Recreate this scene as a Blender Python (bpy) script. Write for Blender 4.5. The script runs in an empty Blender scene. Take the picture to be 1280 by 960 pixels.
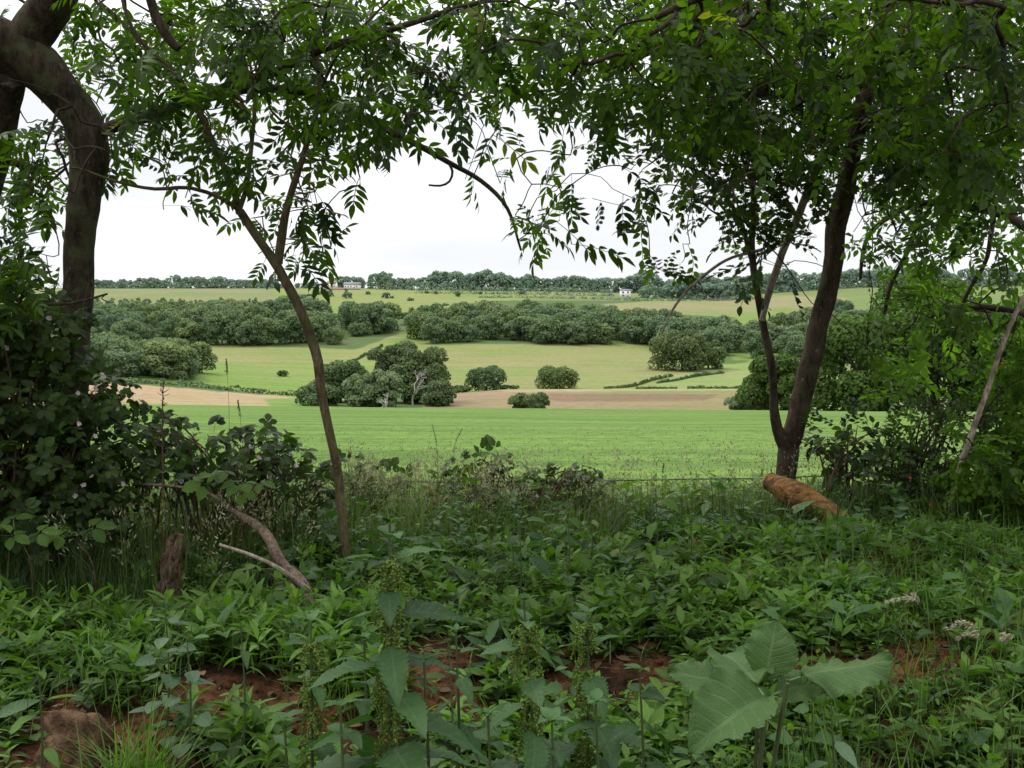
import bpy, math
import numpy as np

R = np.random.RandomState(7)
F = 1244.0          # focal length of the 1280 px wide view, in pixels
EYE = 1.6
HOR = 470.0
scene = bpy.context.scene
COL = scene.collection

# ------------------------------------------------------------------ basics
def W(px, py, Y):
    return np.array([(px - 640.0) / F * Y, Y, EYE + (HOR - py) / F * Y])

def norm(v):
    v = np.asarray(v, float)
    return v / np.maximum(np.linalg.norm(v, axis=-1, keepdims=True), 1e-9)

def noise2(x, y, s=1.0, seed=0):
    """smooth lattice noise, about -1..1"""
    x = np.asarray(x, float) / s + seed * 17.3; y = np.asarray(y, float) / s - seed * 9.1
    xi = np.floor(x).astype(np.int64); yi = np.floor(y).astype(np.int64)
    fx = x - xi; fy = y - yi
    fx = fx * fx * (3 - 2 * fx); fy = fy * fy * (3 - 2 * fy)
    def h(a, b):
        n = (a * 374761393 + b * 668265263 + seed * 1442695) & 0x7fffffff
        n = ((n ^ (n >> 13)) * 1274126177) & 0x7fffffff
        return ((n ^ (n >> 16)) & 0xffff) / 32767.5 - 1
    return ((h(xi, yi) * (1 - fx) + h(xi + 1, yi) * fx) * (1 - fy) +
            (h(xi, yi + 1) * (1 - fx) + h(xi + 1, yi + 1) * fx) * fy)

class Geo:
    """collects vertices, faces and a per-vertex (tint, across, along) attribute for ONE mesh"""
    def __init__(s): s.V = []; s.F3 = []; s.F4 = []; s.C = []; s.m3 = []; s.m4 = []; s.n = 0
    def add(s, V, Fc, C=None, mat=0):
        V = np.asarray(V, float).reshape(-1, 3); Fc = np.asarray(Fc, np.int64)
        if len(V) == 0 or len(Fc) == 0: return
        if C is None: C = np.tile([0.5, 0.5, 0.5], (len(V), 1))
        s.V.append(V); s.C.append(np.asarray(C, float))
        if Fc.shape[1] == 3: s.F3.append(Fc + s.n); s.m3.append(np.full(len(Fc), mat))
        else: s.F4.append(Fc + s.n); s.m4.append(np.full(len(Fc), mat))
        s.n += len(V)
    def mesh(s, name, mats, smooth=True):
        me = bpy.data.meshes.new(name)
        V = np.concatenate(s.V); C = np.concatenate(s.C)
        f3 = np.concatenate(s.F3) if s.F3 else np.zeros((0, 3), int)
        f4 = np.concatenate(s.F4) if s.F4 else np.zeros((0, 4), int)
        me.vertices.add(len(V)); me.vertices.foreach_set('co', V.astype(np.float32).ravel())
        nl = f3.size + f4.size
        me.loops.add(nl)
        me.loops.foreach_set('vertex_index', np.concatenate([f3.ravel(), f4.ravel()]).astype(np.int32))
        me.polygons.add(len(f3) + len(f4))
        st = np.concatenate([np.arange(len(f3)) * 3, f3.size + np.arange(len(f4)) * 4])
        me.polygons.foreach_set('loop_start', st.astype(np.int32))
        for m in mats: me.materials.append(m)
        if len(mats) > 1:
            mi = np.concatenate([*(s.m3 or [np.zeros(0)]), *(s.m4 or [np.zeros(0)])])
            me.polygons.foreach_set('material_index', mi.astype(np.int32))
        me.update(calc_edges=True)
        if smooth: me.polygons.foreach_set('use_smooth', np.ones(len(me.polygons), bool))
        a = me.attributes.new('col', 'FLOAT_COLOR', 'POINT')
        a.data.foreach_set('color', np.c_[C, np.ones(len(C))].astype(np.float32).ravel())
        return me
    def build(s, name, mats, parent=None, smooth=True):
        if not isinstance(mats, (list, tuple)): mats = [mats]
        o = bpy.data.objects.new(name, s.mesh(name, mats, smooth))
        COL.objects.link(o)
        if parent is not None:
            o.parent = parent
            o.matrix_parent_inverse = parent.matrix_basis.inverted()
        return o

def tag(o, label=None, cat=None, group=None, kind=None):
    if label: o['label'] = label
    if cat: o['category'] = cat
    if group: o['group'] = group
    if kind: o['kind'] = kind
    return o

def empty(name, loc, label, cat, group=None):
    o = bpy.data.objects.new(name, None); COL.objects.link(o)
    o.location = tuple(loc); o.empty_display_size = .1
    return tag(o, label, cat, group)

def rotm(d, up):
    """rotation matrices whose columns are side, dir, normal"""
    d = norm(d); s = norm(np.cross(d, up)); n = np.cross(s, d)
    return np.stack([s, d, n], -1)

def inst(g, tmpl, pos, rot, sc, tint=None, mat=0):
    V, Fc, UV = tmpl
    pos = np.atleast_2d(pos); N = len(pos)
    if N == 0: return
    sc = np.asarray(sc, float)
    if sc.ndim == 0: sc = np.full(N, float(sc))
    if sc.ndim == 1: sc = sc[:, None].repeat(3, 1)
    P = np.einsum('nij,nmj->nmi', rot, V[None] * sc[:, None, :]) + pos[:, None, :]
    m = len(V)
    FF = (Fc[None] + (np.arange(N) * m)[:, None, None]).reshape(-1, Fc.shape[1])
    if tint is None: tint = R.rand(N)
    tint = np.broadcast_to(tint, (N,))
    C = np.empty((N, m, 3)); C[:, :, 0] = tint[:, None]; C[:, :, 1:] = UV[None]
    g.add(P.reshape(-1, 3), FF, C.reshape(-1, 3), mat)

def smooth_path(P, step):
    """Catmull-Rom resample of rows (x,y,z,r)"""
    P = np.asarray(P, float)
    if len(P) < 3:
        n = max(2, int(np.linalg.norm(P[-1, :3] - P[0, :3]) / step) + 1)
        t = np.linspace(0, 1, n)[:, None]; return P[0] * (1 - t) + P[-1] * t
    Q = np.vstack([2 * P[0] - P[1], P, 2 * P[-1] - P[-2]])
    out = []
    for i in range(1, len(Q) - 2):
        n = max(2, int(np.linalg.norm(Q[i + 1, :3] - Q[i, :3]) / step))
        t = np.linspace(0, 1, n, endpoint=False)[:, None]
        out.append(.5 * (2 * Q[i] + (Q[i + 1] - Q[i - 1]) * t + (2 * Q[i - 1] - 5 * Q[i] + 4 * Q[i + 1] - Q[i + 2]) * t ** 2 +
                         (-Q[i - 1] + 3 * Q[i] - 3 * Q[i + 1] + Q[i + 2]) * t ** 3))
    out.append(Q[-2][None]); return np.vstack(out)

def tube(g, P, r, sides=6, rough=0.0, cap=True, mat=0, tint=.5):
    P = np.asarray(P, float); r = np.broadcast_to(np.asarray(r, float), (len(P),)).copy()
    T = norm(np.gradient(P, axis=0))
    up = np.array([0.31, -.82, .48]) if abs(T[0] @ np.array([0.31, -.82, .48])) < .8 else np.array([1., 0, 0])
    A = norm(np.cross(T, up)); B = np.cross(T, A)
    th = np.arange(sides) * 2 * np.pi / sides
    L = np.r_[0, np.cumsum(np.linalg.norm(np.diff(P, axis=0), axis=1))]
    rr = r[:, None] * np.ones(sides)[None]
    if rough:
        k = R.rand() * 100
        rr = rr * (1 + rough * (noise2(L[:, None] / .06 + k, 3 * np.cos(th)[None] + k, 1, 3) +
                                .6 * noise2(L[:, None] / .2 + k, 2 * np.sin(th)[None] + k, 1, 5)))
    V = P[:, None] + rr[..., None] * (np.cos(th)[None, :, None] * A[:, None] + np.sin(th)[None, :, None] * B[:, None])
    n = len(P)
    i = np.arange(n - 1)[:, None] * sides; j = np.arange(sides)[None]; j2 = (j + 1) % sides
    Fq = np.stack([i + j, i + j2, i + sides + j2, i + sides + j], -1).reshape(-1, 4)
    V = V.reshape(-1, 3); C = np.tile([tint, .5, .5], (len(V), 1))
    g.add(V, Fq, C, mat)
    if cap and sides > 3:
        for e in (0, n - 1):
            rim = V[e * sides:(e + 1) * sides]; c = P[e] + (T[e] * (-.25 if e == 0 else .25)) * r[e]
            VV = np.vstack([rim, c[None]]); k = np.arange(sides)
            Ft = np.stack([k, (k + 1) % sides, np.full(sides, sides)], -1)
            g.add(VV, Ft if e else Ft[:, ::-1], np.tile([tint, .5, .5], (len(VV), 1)), mat)

# ------------------------------------------------------------------ materials
def _new(name):
    m = bpy.data.materials.new(name); m.use_nodes = True
    nt = m.node_tree; nt.nodes.clear()
    return m, nt, nt.nodes, nt.links

def _mixc(nt, a, b, fac, mode='MIX'):
    n = nt.nodes.new('ShaderNodeMix'); n.data_type = 'RGBA'; n.blend_type = mode
    for s, v in ((n.inputs[0], fac), (n.inputs[6], a), (n.inputs[7], b)):
        if hasattr(v, 'links'): nt.links.new(v, s)
        elif isinstance(v, (int, float)): s.default_value = v
        else: s.default_value = (*v, 1)
    return n.outputs[2]

def _math(nt, op, a, b=None, c=None, clamp=False):
    n = nt.nodes.new('ShaderNodeMath'); n.operation = op; n.use_clamp = clamp
    for i, v in enumerate((a, b, c)):
        if v is None: continue
        if hasattr(v, 'links'): nt.links.new(v, n.inputs[i])
        else: n.inputs[i].default_value = v
    return n.outputs[0]

def _noise(nt, scale, detail=3, vec=None, rough=.55, out=0, dist=0):
    n = nt.nodes.new('ShaderNodeTexNoise'); n.inputs['Scale'].default_value = scale
    n.inputs['Detail'].default_value = detail; n.inputs['Roughness'].default_value = rough
    n.inputs['Distortion'].default_value = dist
    if vec is not None: nt.links.new(vec, n.inputs['Vector'])
    return n.outputs[out]

def _ramp(nt, v, stops):
    n = nt.nodes.new('ShaderNodeValToRGB'); nt.links.new(v, n.inputs[0])
    while len(n.color_ramp.elements) < len(stops): n.color_ramp.elements.new(.5)
    for e, (p, c) in zip(n.color_ramp.elements, stops):
        e.position = p; e.color = (*c, 1) if not isinstance(c, (int, float)) else (c, c, c, 1)
    return n.outputs[0]

def _coord(nt, kind='Object', scale=None):
    c = nt.nodes.new('ShaderNodeTexCoord').outputs[kind]
    if scale:
        m = nt.nodes.new('ShaderNodeMapping'); nt.links.new(c, m.inputs[0]); m.inputs['Scale'].default_value = scale
        return m.outputs[0]
    return c

def _pos(nt):
    return nt.nodes.new('ShaderNodeNewGeometry').outputs['Position']

def _bump(nt, h, strength, dist=.01, normal=None):
    b = nt.nodes.new('ShaderNodeBump'); b.inputs['Strength'].default_value = strength; b.inputs['Distance'].default_value = dist
    nt.links.new(h, b.inputs['Height'])
    if normal: nt.links.new(normal, b.inputs['Normal'])
    return b.outputs[0]

def _finish(nt, col, rough, bump=None, spec=.3, transl=0.0, tcol=None, coat=None):
    p = nt.nodes.new('ShaderNodeBsdfPrincipled'); o = nt.nodes.new('ShaderNodeOutputMaterial')
    if hasattr(col, 'links'): nt.links.new(col, p.inputs['Base Color'])
    else: p.inputs['Base Color'].default_value = (*col, 1)
    if hasattr(rough, 'links'): nt.links.new(rough, p.inputs['Roughness'])
    else: p.inputs['Roughness'].default_value = rough
    p.inputs['Specular IOR Level'].default_value = spec
    if bump: nt.links.new(bump, p.inputs['Normal'])
    if transl:
        t = nt.nodes.new('ShaderNodeBsdfTranslucent'); nt.links.new(tcol, t.inputs[0])
        mx = nt.nodes.new('ShaderNodeMixShader'); mx.inputs[0].default_value = transl
        nt.links.new(p.outputs[0], mx.inputs[1]); nt.links.new(t.outputs[0], mx.inputs[2])
        nt.links.new(mx.outputs[0], o.inputs[0])
    else: nt.links.new(p.outputs[0], o.inputs[0])

def leaf_mat(name, dark, light, transl=.35, rough=.5, tm=(1.4, 1.9, .5), veins=0, spec=.35, blotch=None, crinkle=None):
    m, nt, N, L = _new(name)
    at = N.new('ShaderNodeAttribute'); at.attribute_name = 'col'
    sp = N.new('ShaderNodeSeparateColor'); L.new(at.outputs['Color'], sp.inputs[0])
    c = _mixc(nt, dark, light, sp.outputs[0])
    if transl >= .3: c = _mixc(nt, c, (.15, .14, .02), _math(nt, 'MULTIPLY', _math(nt, 'MULTIPLY', _math(nt, 'GREATER_THAN', sp.outputs[0], .982), _math(nt, 'LESS_THAN', sp.outputs[0], .995)), .7))
    nz = _noise(nt, 9 if blotch is None else blotch, 2, _pos(nt))
    c = _mixc(nt, c, _mixc(nt, c, (.55, .6, .5), 1, 'MULTIPLY'), _math(nt, 'MULTIPLY_ADD', nz, 1.6, -.35, True))
    bump = None
    if veins:
        # midrib and side veins running out towards the tip
        u, t = sp.outputs[1], sp.outputs[2]
        ph = _math(nt, 'MULTIPLY', _math(nt, 'SUBTRACT', t, _math(nt, 'MULTIPLY', u, .16 if crinkle is None else .24)), veins * 6.283)
        s = _math(nt, 'POWER', _math(nt, 'MULTIPLY_ADD', _math(nt, 'COSINE', ph), .5, .5), 10)
        mid = _math(nt, 'GREATER_THAN', .055, u)
        v = _math(nt, 'MAXIMUM', _math(nt, 'MULTIPLY', s, .8 if crinkle is None else .55), mid)
        c = _mixc(nt, c, _mixc(nt, c, (.45, .5, .35), .14 if crinkle is None else .16, 'ADD'), _math(nt, 'MULTIPLY', v, .4 if crinkle is None else .45))
        h = _math(nt, 'SUBTRACT', _math(nt, 'MULTIPLY', _noise(nt, 160, 2, _pos(nt)), .5), v)
        bump = _bump(nt, h, .5 if crinkle is None else .6, .0022 if crinkle is None else .003)
        if crinkle:
            vo = N.new('ShaderNodeTexVoronoi'); vo.feature = 'DISTANCE_TO_EDGE'; vo.inputs['Scale'].default_value = crinkle; L.new(_pos(nt), vo.inputs['Vector'])
            e = _math(nt, 'MINIMUM', vo.outputs['Distance'], .18)
            bump = _bump(nt, e, .6, .006, bump)
            c = _mixc(nt, _mixc(nt, c, (.85, .87, .82), 1, 'MULTIPLY'), c, _math(nt, 'MULTIPLY', e, 5.5, clamp=True))
    tc = _mixc(nt, c, tm, 1, 'MULTIPLY')
    _finish(nt, c, rough, bump, spec, transl, tc)
    return m

def bark_mat(name, a, b, moss=None, scale=1.0, bump=.6):
    m, nt, N, L = _new(name)
    co = _coord(nt, 'Object', (34 * scale, 34 * scale, 10 * scale))
    n1 = _noise(nt, 1.0, 8, co, .7); n2 = _noise(nt, 6 * scale, 4, _coord(nt), .6)
    cof = _coord(nt, 'Object', (150 * scale, 150 * scale, 26 * scale))
    fis = _noise(nt, 1.0, 3, cof, .6)
    c = _mixc(nt, a, b, _ramp(nt, n1, [(.38, 0.), (.62, 1.)]))
    c = _mixc(nt, c, _mixc(nt, c, (.35, .34, .33), 1, 'MULTIPLY'), _ramp(nt, n2, [(.42, 0.), (.68, .85)]))
    c = _mixc(nt, c, _mixc(nt, c, (.25, .23, .22), 1, 'MULTIPLY'), _ramp(nt, fis, [(.30, .9), (.44, 0.)]))
    n4 = _noise(nt, 24 * scale, 5, _coord(nt), .7)
    c = _mixc(nt, c, _mixc(nt, c, (.16, .17, .14), 1, 'ADD'), _ramp(nt, n4, [(.60, 0.), (.70, .55)]))
    if moss:
        n3 = _noise(nt, 9 * scale, 6, _coord(nt), .7)
        c = _mixc(nt, c, moss, _ramp(nt, n3, [(.50, 0.), (.60, .75)]))
    _finish(nt, c, .92, _bump(nt, _math(nt, 'ADD', n1, _math(nt, 'MULTIPLY', fis, .6)), bump, .016), .12)
    return m

def plain_mat(name, a, b, scale, rough=.9, bump=.3, dist=.01, spec=.2, detail=4):
    m, nt, N, L = _new(name)
    n1 = _noise(nt, scale, detail, _coord(nt))
    _finish(nt, _mixc(nt, a, b, _ramp(nt, n1, [(.35, 0.), (.65, 1.)])), rough, _bump(nt, n1, bump, dist), spec)
    return m

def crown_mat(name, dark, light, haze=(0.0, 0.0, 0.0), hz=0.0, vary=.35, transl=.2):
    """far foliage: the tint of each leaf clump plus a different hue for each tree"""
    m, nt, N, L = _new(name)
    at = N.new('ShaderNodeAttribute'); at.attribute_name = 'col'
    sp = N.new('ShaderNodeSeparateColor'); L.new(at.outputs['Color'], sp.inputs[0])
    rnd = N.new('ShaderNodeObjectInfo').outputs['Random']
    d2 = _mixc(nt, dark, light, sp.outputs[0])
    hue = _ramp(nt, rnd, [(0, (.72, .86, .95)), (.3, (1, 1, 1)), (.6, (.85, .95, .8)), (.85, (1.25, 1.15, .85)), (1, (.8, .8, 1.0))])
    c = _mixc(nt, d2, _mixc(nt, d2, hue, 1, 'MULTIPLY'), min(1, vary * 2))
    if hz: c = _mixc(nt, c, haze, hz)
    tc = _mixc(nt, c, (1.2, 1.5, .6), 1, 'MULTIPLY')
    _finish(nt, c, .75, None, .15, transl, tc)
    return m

M = {}
M['ash_leaf'] = leaf_mat('ash_leaf', (.012, .028, .005), (.062, .118, .016), .5, .5, (2.0, 2.2, .5), spec=.16)
M['lime_leaf'] = leaf_mat('lime_leaf', (.045, .095, .012), (.14, .25, .028), .5, .5, (1.5, 1.8, .5), spec=.2)
M['thorn_leaf'] = leaf_mat('thorn_leaf', (.014, .028, .007), (.062, .100, .022), .42, .45, (1.8, 2.2, .5), spec=.22)
M['bramble_leaf'] = leaf_mat('bramble_leaf', (.010, .026, .005), (.066, .118, .020), .3, .5, (1.5, 1.9, .5), veins=6, spec=.22)
M['bramble_bright'] = leaf_mat('bramble_bright', (.06, .12, .02), (.13, .21, .035), .4, .5, veins=6, spec=.2)
M['herb_leaf'] = leaf_mat('herb_leaf', (.014, .036, .005), (.135, .255, .038), .36, .55, (1.4, 1.7, .5), spec=.22, veins=7)
M['nettle_leaf'] = leaf_mat('nettle_leaf', (.022, .060, .018), (.085, .175, .055), .3, .55, (1.3, 1.7, .5), veins=8, spec=.25)
M['greygreen_leaf'] = leaf_mat('greygreen_leaf', (.045, .095, .045), (.080, .145, .068), .25, .6, (1.3, 1.9, .5), veins=5)
M['burdock_leaf'] = leaf_mat('burdock_leaf', (.062, .125, .038), (.10, .18, .055), .22, .6, (1.3, 1.6, .5), veins=8, spec=.25, blotch=14, crinkle=230)
M['catkin'] = leaf_mat('catkin', (.12, .18, .03), (.25, .34, .07), .3, .8)
M['grass_blade'] = leaf_mat('grass_blade', (.018, .045, .006), (.135, .245, .034), .35, .5, (1.4, 1.8, .5))
M['tall_grass'] = leaf_mat('tall_grass', (.022, .048, .010), (.125, .175, .045), .35, .6, (1.4, 1.7, .6))
M['seed_head'] = leaf_mat('seed_head', (.17, .165, .09), (.42, .39, .26), .3, .8, (1.2, 1.2, 1.0))
M['pale_head'] = leaf_mat('pale_head', (.27, .26, .17), (.52, .49, .36), .3, .8, (1.2, 1.2, 1.0))
M['crop_leaf'] = leaf_mat('crop_leaf', (.065, .12, .018), (.135, .21, .035), .35, .5, (1.3, 1.5, .6))
M['petal'] = leaf_mat('petal', (.45, .32, .42), (.72, .62, .68), .3, .7, (1, 1, 1))
M['berry'] = plain_mat('berry', (.25, .02, .02), (.35, .05, .04), 60, .35, .1)
M['bark_ash'] = bark_mat('bark_ash', (.026, .020, .013), (.075, .058, .040), moss=(.07, .08, .035))
M['bark_sapling'] = bark_mat('bark_sapling', (.075, .055, .030), (.18, .135, .08), moss=(.07, .085, .03), scale=2, bump=.4)
M['bark_right'] = bark_mat('bark_right', (.034, .025, .016), (.090, .066, .044), moss=(.06, .07, .035), bump=.45)
M['twig'] = bark_mat('twig', (.035, .025, .018), (.075, .055, .040), scale=3, bump=.2)
M['dead_wood'] = bark_mat('dead_wood', (.20, .155, .115), (.46, .38, .31), scale=2, bump=.5)
M['cane'] = bark_mat('cane', (.06, .035, .025), (.14, .09, .06), scale=4, bump=.2)
M['green_stem'] = leaf_mat('green_stem', (.05, .075, .025), (.09, .12, .04), .1, .6)
M['log_wood'] = bark_mat('log_wood', (.075, .036, .015), (.26, .135, .055), scale=1.2, bump=.7)
def log_mat():
    m, nt, N, L = _new('log_wood')
    mp = N.new('ShaderNodeMapping'); L.new(_coord(nt), mp.inputs[0]); mp.inputs['Rotation'].default_value = (0, .5, 0); mp.inputs['Scale'].default_value = (7, 40, 40)
    n1 = _noise(nt, 1.0, 6, mp.outputs[0], .65); n2 = _noise(nt, 12, 4, _coord(nt)); n3 = _noise(nt, 5, 3, _coord(nt))
    c = _mixc(nt, (.045, .023, .010), (.27, .135, .045), _ramp(nt, n1, [(.36, 0.), (.62, 1.)]))
    c = _mixc(nt, c, (.045, .028, .016), _ramp(nt, n2, [(.52, 0.), (.62, .8)]))
    c = _mixc(nt, c, (.34, .18, .065), _ramp(nt, n3, [(.55, 0.), (.7, .6)]))
    _finish(nt, c, .85, _bump(nt, _math(nt, 'ADD', n1, n2), .9, .012), .15)
    return m
M['log_wood'] = log_mat()
M['log_cut'] = plain_mat('log_cut', (.16, .085, .035), (.27, .16, .07), 60, .85, .6, .006)
M['bough_bark'] = bark_mat('bough_bark', (.10, .072, .05), (.27, .205, .15), scale=2, bump=.6)
M['stump_bark'] = bark_mat('stump_bark', (.022, .015, .010), (.22, .145, .095), moss=(.07, .085, .03), scale=2.2, bump=1.0)
M['wire'] = plain_mat('wire', (.04, .045, .04), (.09, .095, .09), 80, .5, .1, .002, .5)
M['post_wood'] = bark_mat('post_wood', (.07, .06, .045), (.16, .14, .11), scale=1.5)
M['wall_white'] = plain_mat('wall_white', (.62, .60, .56), (.74, .72, .68), .4, .9, .1)
M['roof_slate'] = plain_mat('roof_slate', (.13, .13, .16), (.20, .19, .22), .8, .8, .1)
M['roof_tile'] = plain_mat('roof_tile', (.20, .13, .10), (.28, .19, .15), .8, .8, .1)
M['brick'] = plain_mat('brick', (.30, .20, .17), (.38, .28, .24), .5, .9, .1)
M['window_glass'] = plain_mat('window_glass', (.04, .045, .055), (.06, .065, .075), 1, .15, 0, spec=.5)

def soil_mat():
    m, nt, N, L = _new('soil')
    co = _pos(nt)
    n1 = _noise(nt, 3.5, 5, co); n2 = _noise(nt, 38, 6, co, .7); n3 = _noise(nt, 150, 3, co)
    c = _mixc(nt, (.035, .018, .010), (.20, .088, .036), _ramp(nt, n1, [(.35, 0.), (.65, 1.)]))
    c = _mixc(nt, c, _mixc(nt, c, (.35, .35, .38), 1, 'MULTIPLY'), _ramp(nt, n2, [(.42, 1.), (.6, 0.)]))
    c = _mixc(nt, c, (.30, .17, .09), _ramp(nt, n3, [(.66, 0.), (.75, .6)]))
    h = _math(nt, 'ADD', n2, _math(nt, 'MULTIPLY', n3, .35))
    _finish(nt, c, .95, _bump(nt, h, 1.0, .02), .1)
    return m
M['soil'] = soil_mat()
M['dead_leaf'] = leaf_mat('dead_leaf', (.06, .035, .018), (.20, .13, .07), .1, .8)
M['rock'] = plain_mat('rock', (.040, .022, .012), (.135, .080, .045), 30, .95, 1.0, .03, .15, 8)

def crop_mat():
    m, nt, N, L = _new('crop_field')
    p = _pos(nt)
    mp = N.new('ShaderNodeMapping'); L.new(p, mp.inputs[0]); mp.inputs['Scale'].default_value = (.12, 1.0, 1); mp.inputs['Rotation'].default_value = (0, 0, .03)
    rows = _noise(nt, .55, 4, mp.outputs[0], .6)
    wide = _noise(nt, .05, 3, p); fine = _noise(nt, 3.0, 4, p, .7); dots = _noise(nt, 16, 2, p, .7)
    c = _mixc(nt, (.070, .138, .022), (.122, .205, .036), _ramp(nt, rows, [(.40, 0.), (.58, 1.)]))
    c = _mixc(nt, c, (.145, .205, .055), _math(nt, 'MULTIPLY', _ramp(nt, wide, [(.4, 0.), (.65, 1.)]), .5))
    c = _mixc(nt, c, _mixc(nt, c, (.55, .60, .6), 1, 'MULTIPLY'), _ramp(nt, fine, [(.38, .9), (.56, 0.)]))
    c = _mixc(nt, c, (.19, .25, .075), _math(nt, 'MULTIPLY', _ramp(nt, dots, [(.6, 0.), (.68, 1.)]), .55))
    _finish(nt, c, .9, _bump(nt, _math(nt, 'ADD', fine, dots), .6, .12), .1)
    return m
M['crop'] = crop_mat()

def hill_mat():
    """grass, hay and stubble: the field colour is a per-vertex attribute, the texture of the sward is noise"""
    m, nt, N, L = _new('hill_fields')
    at = N.new('ShaderNodeAttribute'); at.attribute_name = 'col'
    p = _pos(nt)
    mp = N.new('ShaderNodeMapping'); L.new(p, mp.inputs[0]); mp.inputs['Scale'].default_value = (.10, 1.0, .0); mp.inputs['Rotation'].default_value = (0, 0, .5)
    st = _noise(nt, .16, 4, mp.outputs[0], .6); fine = _noise(nt, .35, 5, p, .7); big = _noise(nt, .012, 4, p, .55)
    c = at.outputs['Color']
    c = _mixc(nt, c, _mixc(nt, c, (.80, .88, .85), 1, 'MULTIPLY'), _ramp(nt, st, [(.38, 1.), (.58, 0.)]))
    c = _mixc(nt, c, _mixc(nt, c, (.80, 1.0, .72), 1, 'MULTIPLY'), _ramp(nt, big, [(.38, 1.), (.58, 0.)]))
    c = _mixc(nt, c, _mixc(nt, c, (.82, .82, .8), 1, 'MULTIPLY'), _ramp(nt, fine, [(.4, 1.), (.6, 0.)]))
    _finish(nt, c, .95, _bump(nt, fine, .5, .4), .05)
    return m
M['hill'] = hill_mat()

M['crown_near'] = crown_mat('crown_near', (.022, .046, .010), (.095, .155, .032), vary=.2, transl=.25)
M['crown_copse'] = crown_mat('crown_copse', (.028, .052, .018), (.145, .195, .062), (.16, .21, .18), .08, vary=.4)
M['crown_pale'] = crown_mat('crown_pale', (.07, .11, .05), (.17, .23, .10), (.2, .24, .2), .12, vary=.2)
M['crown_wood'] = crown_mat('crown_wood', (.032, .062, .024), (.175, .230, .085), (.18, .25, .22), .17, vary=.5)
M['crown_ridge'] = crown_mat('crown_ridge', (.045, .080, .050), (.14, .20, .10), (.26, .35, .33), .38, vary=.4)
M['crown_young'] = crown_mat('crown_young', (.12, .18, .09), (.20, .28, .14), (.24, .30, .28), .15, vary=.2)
M['far_trunk'] = plain_mat('far_trunk', (.07, .06, .05), (.11, .10, .08), 2, .9, .2)
M['dead_branch'] = plain_mat('dead_branch', (.35, .33, .29), (.48, .46, .42), 2, .9, .1)

# ------------------------------------------------------------------ leaf shapes (side, along, normal), unit length
def strip_leaf(width=.38, n=4, peak=.4, fold=.12, droop=.25, teeth=0, wav=0, power=1.0, petiole=0.0, cols=1):
    rows = n + 1; ts = np.linspace(0, 1, rows)
    V = []; UV = []; cc = cols * 2 + 1
    for i, t in enumerate(ts):
        s = np.clip(t, 0, 1)
        a = s / peak if s < peak else (1 - s) / (1 - peak)
        w = width * .5 * (np.sin(np.clip(a, 0, 1) * np.pi / 2) ** power)
        if 0 < i < n: w = max(w, .012)
        if teeth and 0 < i < n: w *= (1.0 + .13 * (1 if i % 2 else -1))
        sh = 0.03 if (teeth and i % 2 == 0) else 0
        for k in range(-cols, cols + 1):
            u = k / cols
            z = fold * abs(u) * w * 2 - droop * t * t + wav * math.sin(t * 17 + k) * abs(u)
            V.append((u * w, petiole + (1 - petiole) * (t + sh * abs(u)), z)); UV.append((abs(u), t))
    Fq = []
    for i in range(n):
        for k in range(cc - 1):
            a = i * cc + k; Fq.append((a, a + 1, a + cc + 1, a + cc))
    V = np.array(V); Fq = np.array(Fq)
    if petiole:
        b = len(V); V = np.vstack([V, [[-.008, 0, 0], [.008, 0, 0], [.008, petiole, 0], [-.008, petiole, 0]]])
        UV += [(0, 0)] * 4; Fq = np.vstack([Fq, [[b, b + 1, b + 2, b + 3]]])
    return V, Fq, np.array(UV)

def merge_tmpl(items):
    Vs, Fs, Us, n = [], [], [], 0
    for (V, Fc, U), pos, rot, sc in items:
        Vs.append((V * sc) @ rot.T + pos); Fs.append(Fc + n); Us.append(U); n += len(V)
    return np.vstack(Vs), np.vstack(Fs), np.vstack(Us)

def ash_leaf(seed, pairs=4, lw=.36, ll=.36):
    r = np.random.RandomState(seed); leaf = strip_leaf(lw, 4, .42, .1, .22)
    items = []
    def rach(t): return np.array([0, t, -.28 * t * t])
    for i in range(pairs):
        t = .32 + .5 * i / max(1, pairs - 1)
        for s in (-1, 1):
            d = np.array([s * 1.0, .75 + r.uniform(-.2, .2), -.35 + r.uniform(-.35, .2)])
            up = np.array([s * -.25 + r.uniform(-.3, .3), r.uniform(-.2, .3), 1.])
            items.append((leaf, rach(t), rotm(d, up), ll * r.uniform(.85, 1.1) * (1 - .12 * abs(i - 1.5) / 1.5)))
    items.append((leaf, rach(.9), rotm(np.array([r.uniform(-.2, .2), 1, -.6]), np.array([0, .3, 1.])), ll * 1.05))
    ts = np.linspace(0, .92, 5); V = []; Fq = []
    for t in ts:
        c = rach(t); V += [c + (-.008, 0, 0), c + (.008, 0, 0)]
    for i in range(4): Fq.append((2 * i, 2 * i + 1, 2 * i + 3, 2 * i + 2))
    items.append(((np.array(V), np.array(Fq), np.zeros((len(V), 2))), np.zeros(3), np.eye(3), 1.0))
    return merge_tmpl(items)

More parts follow.
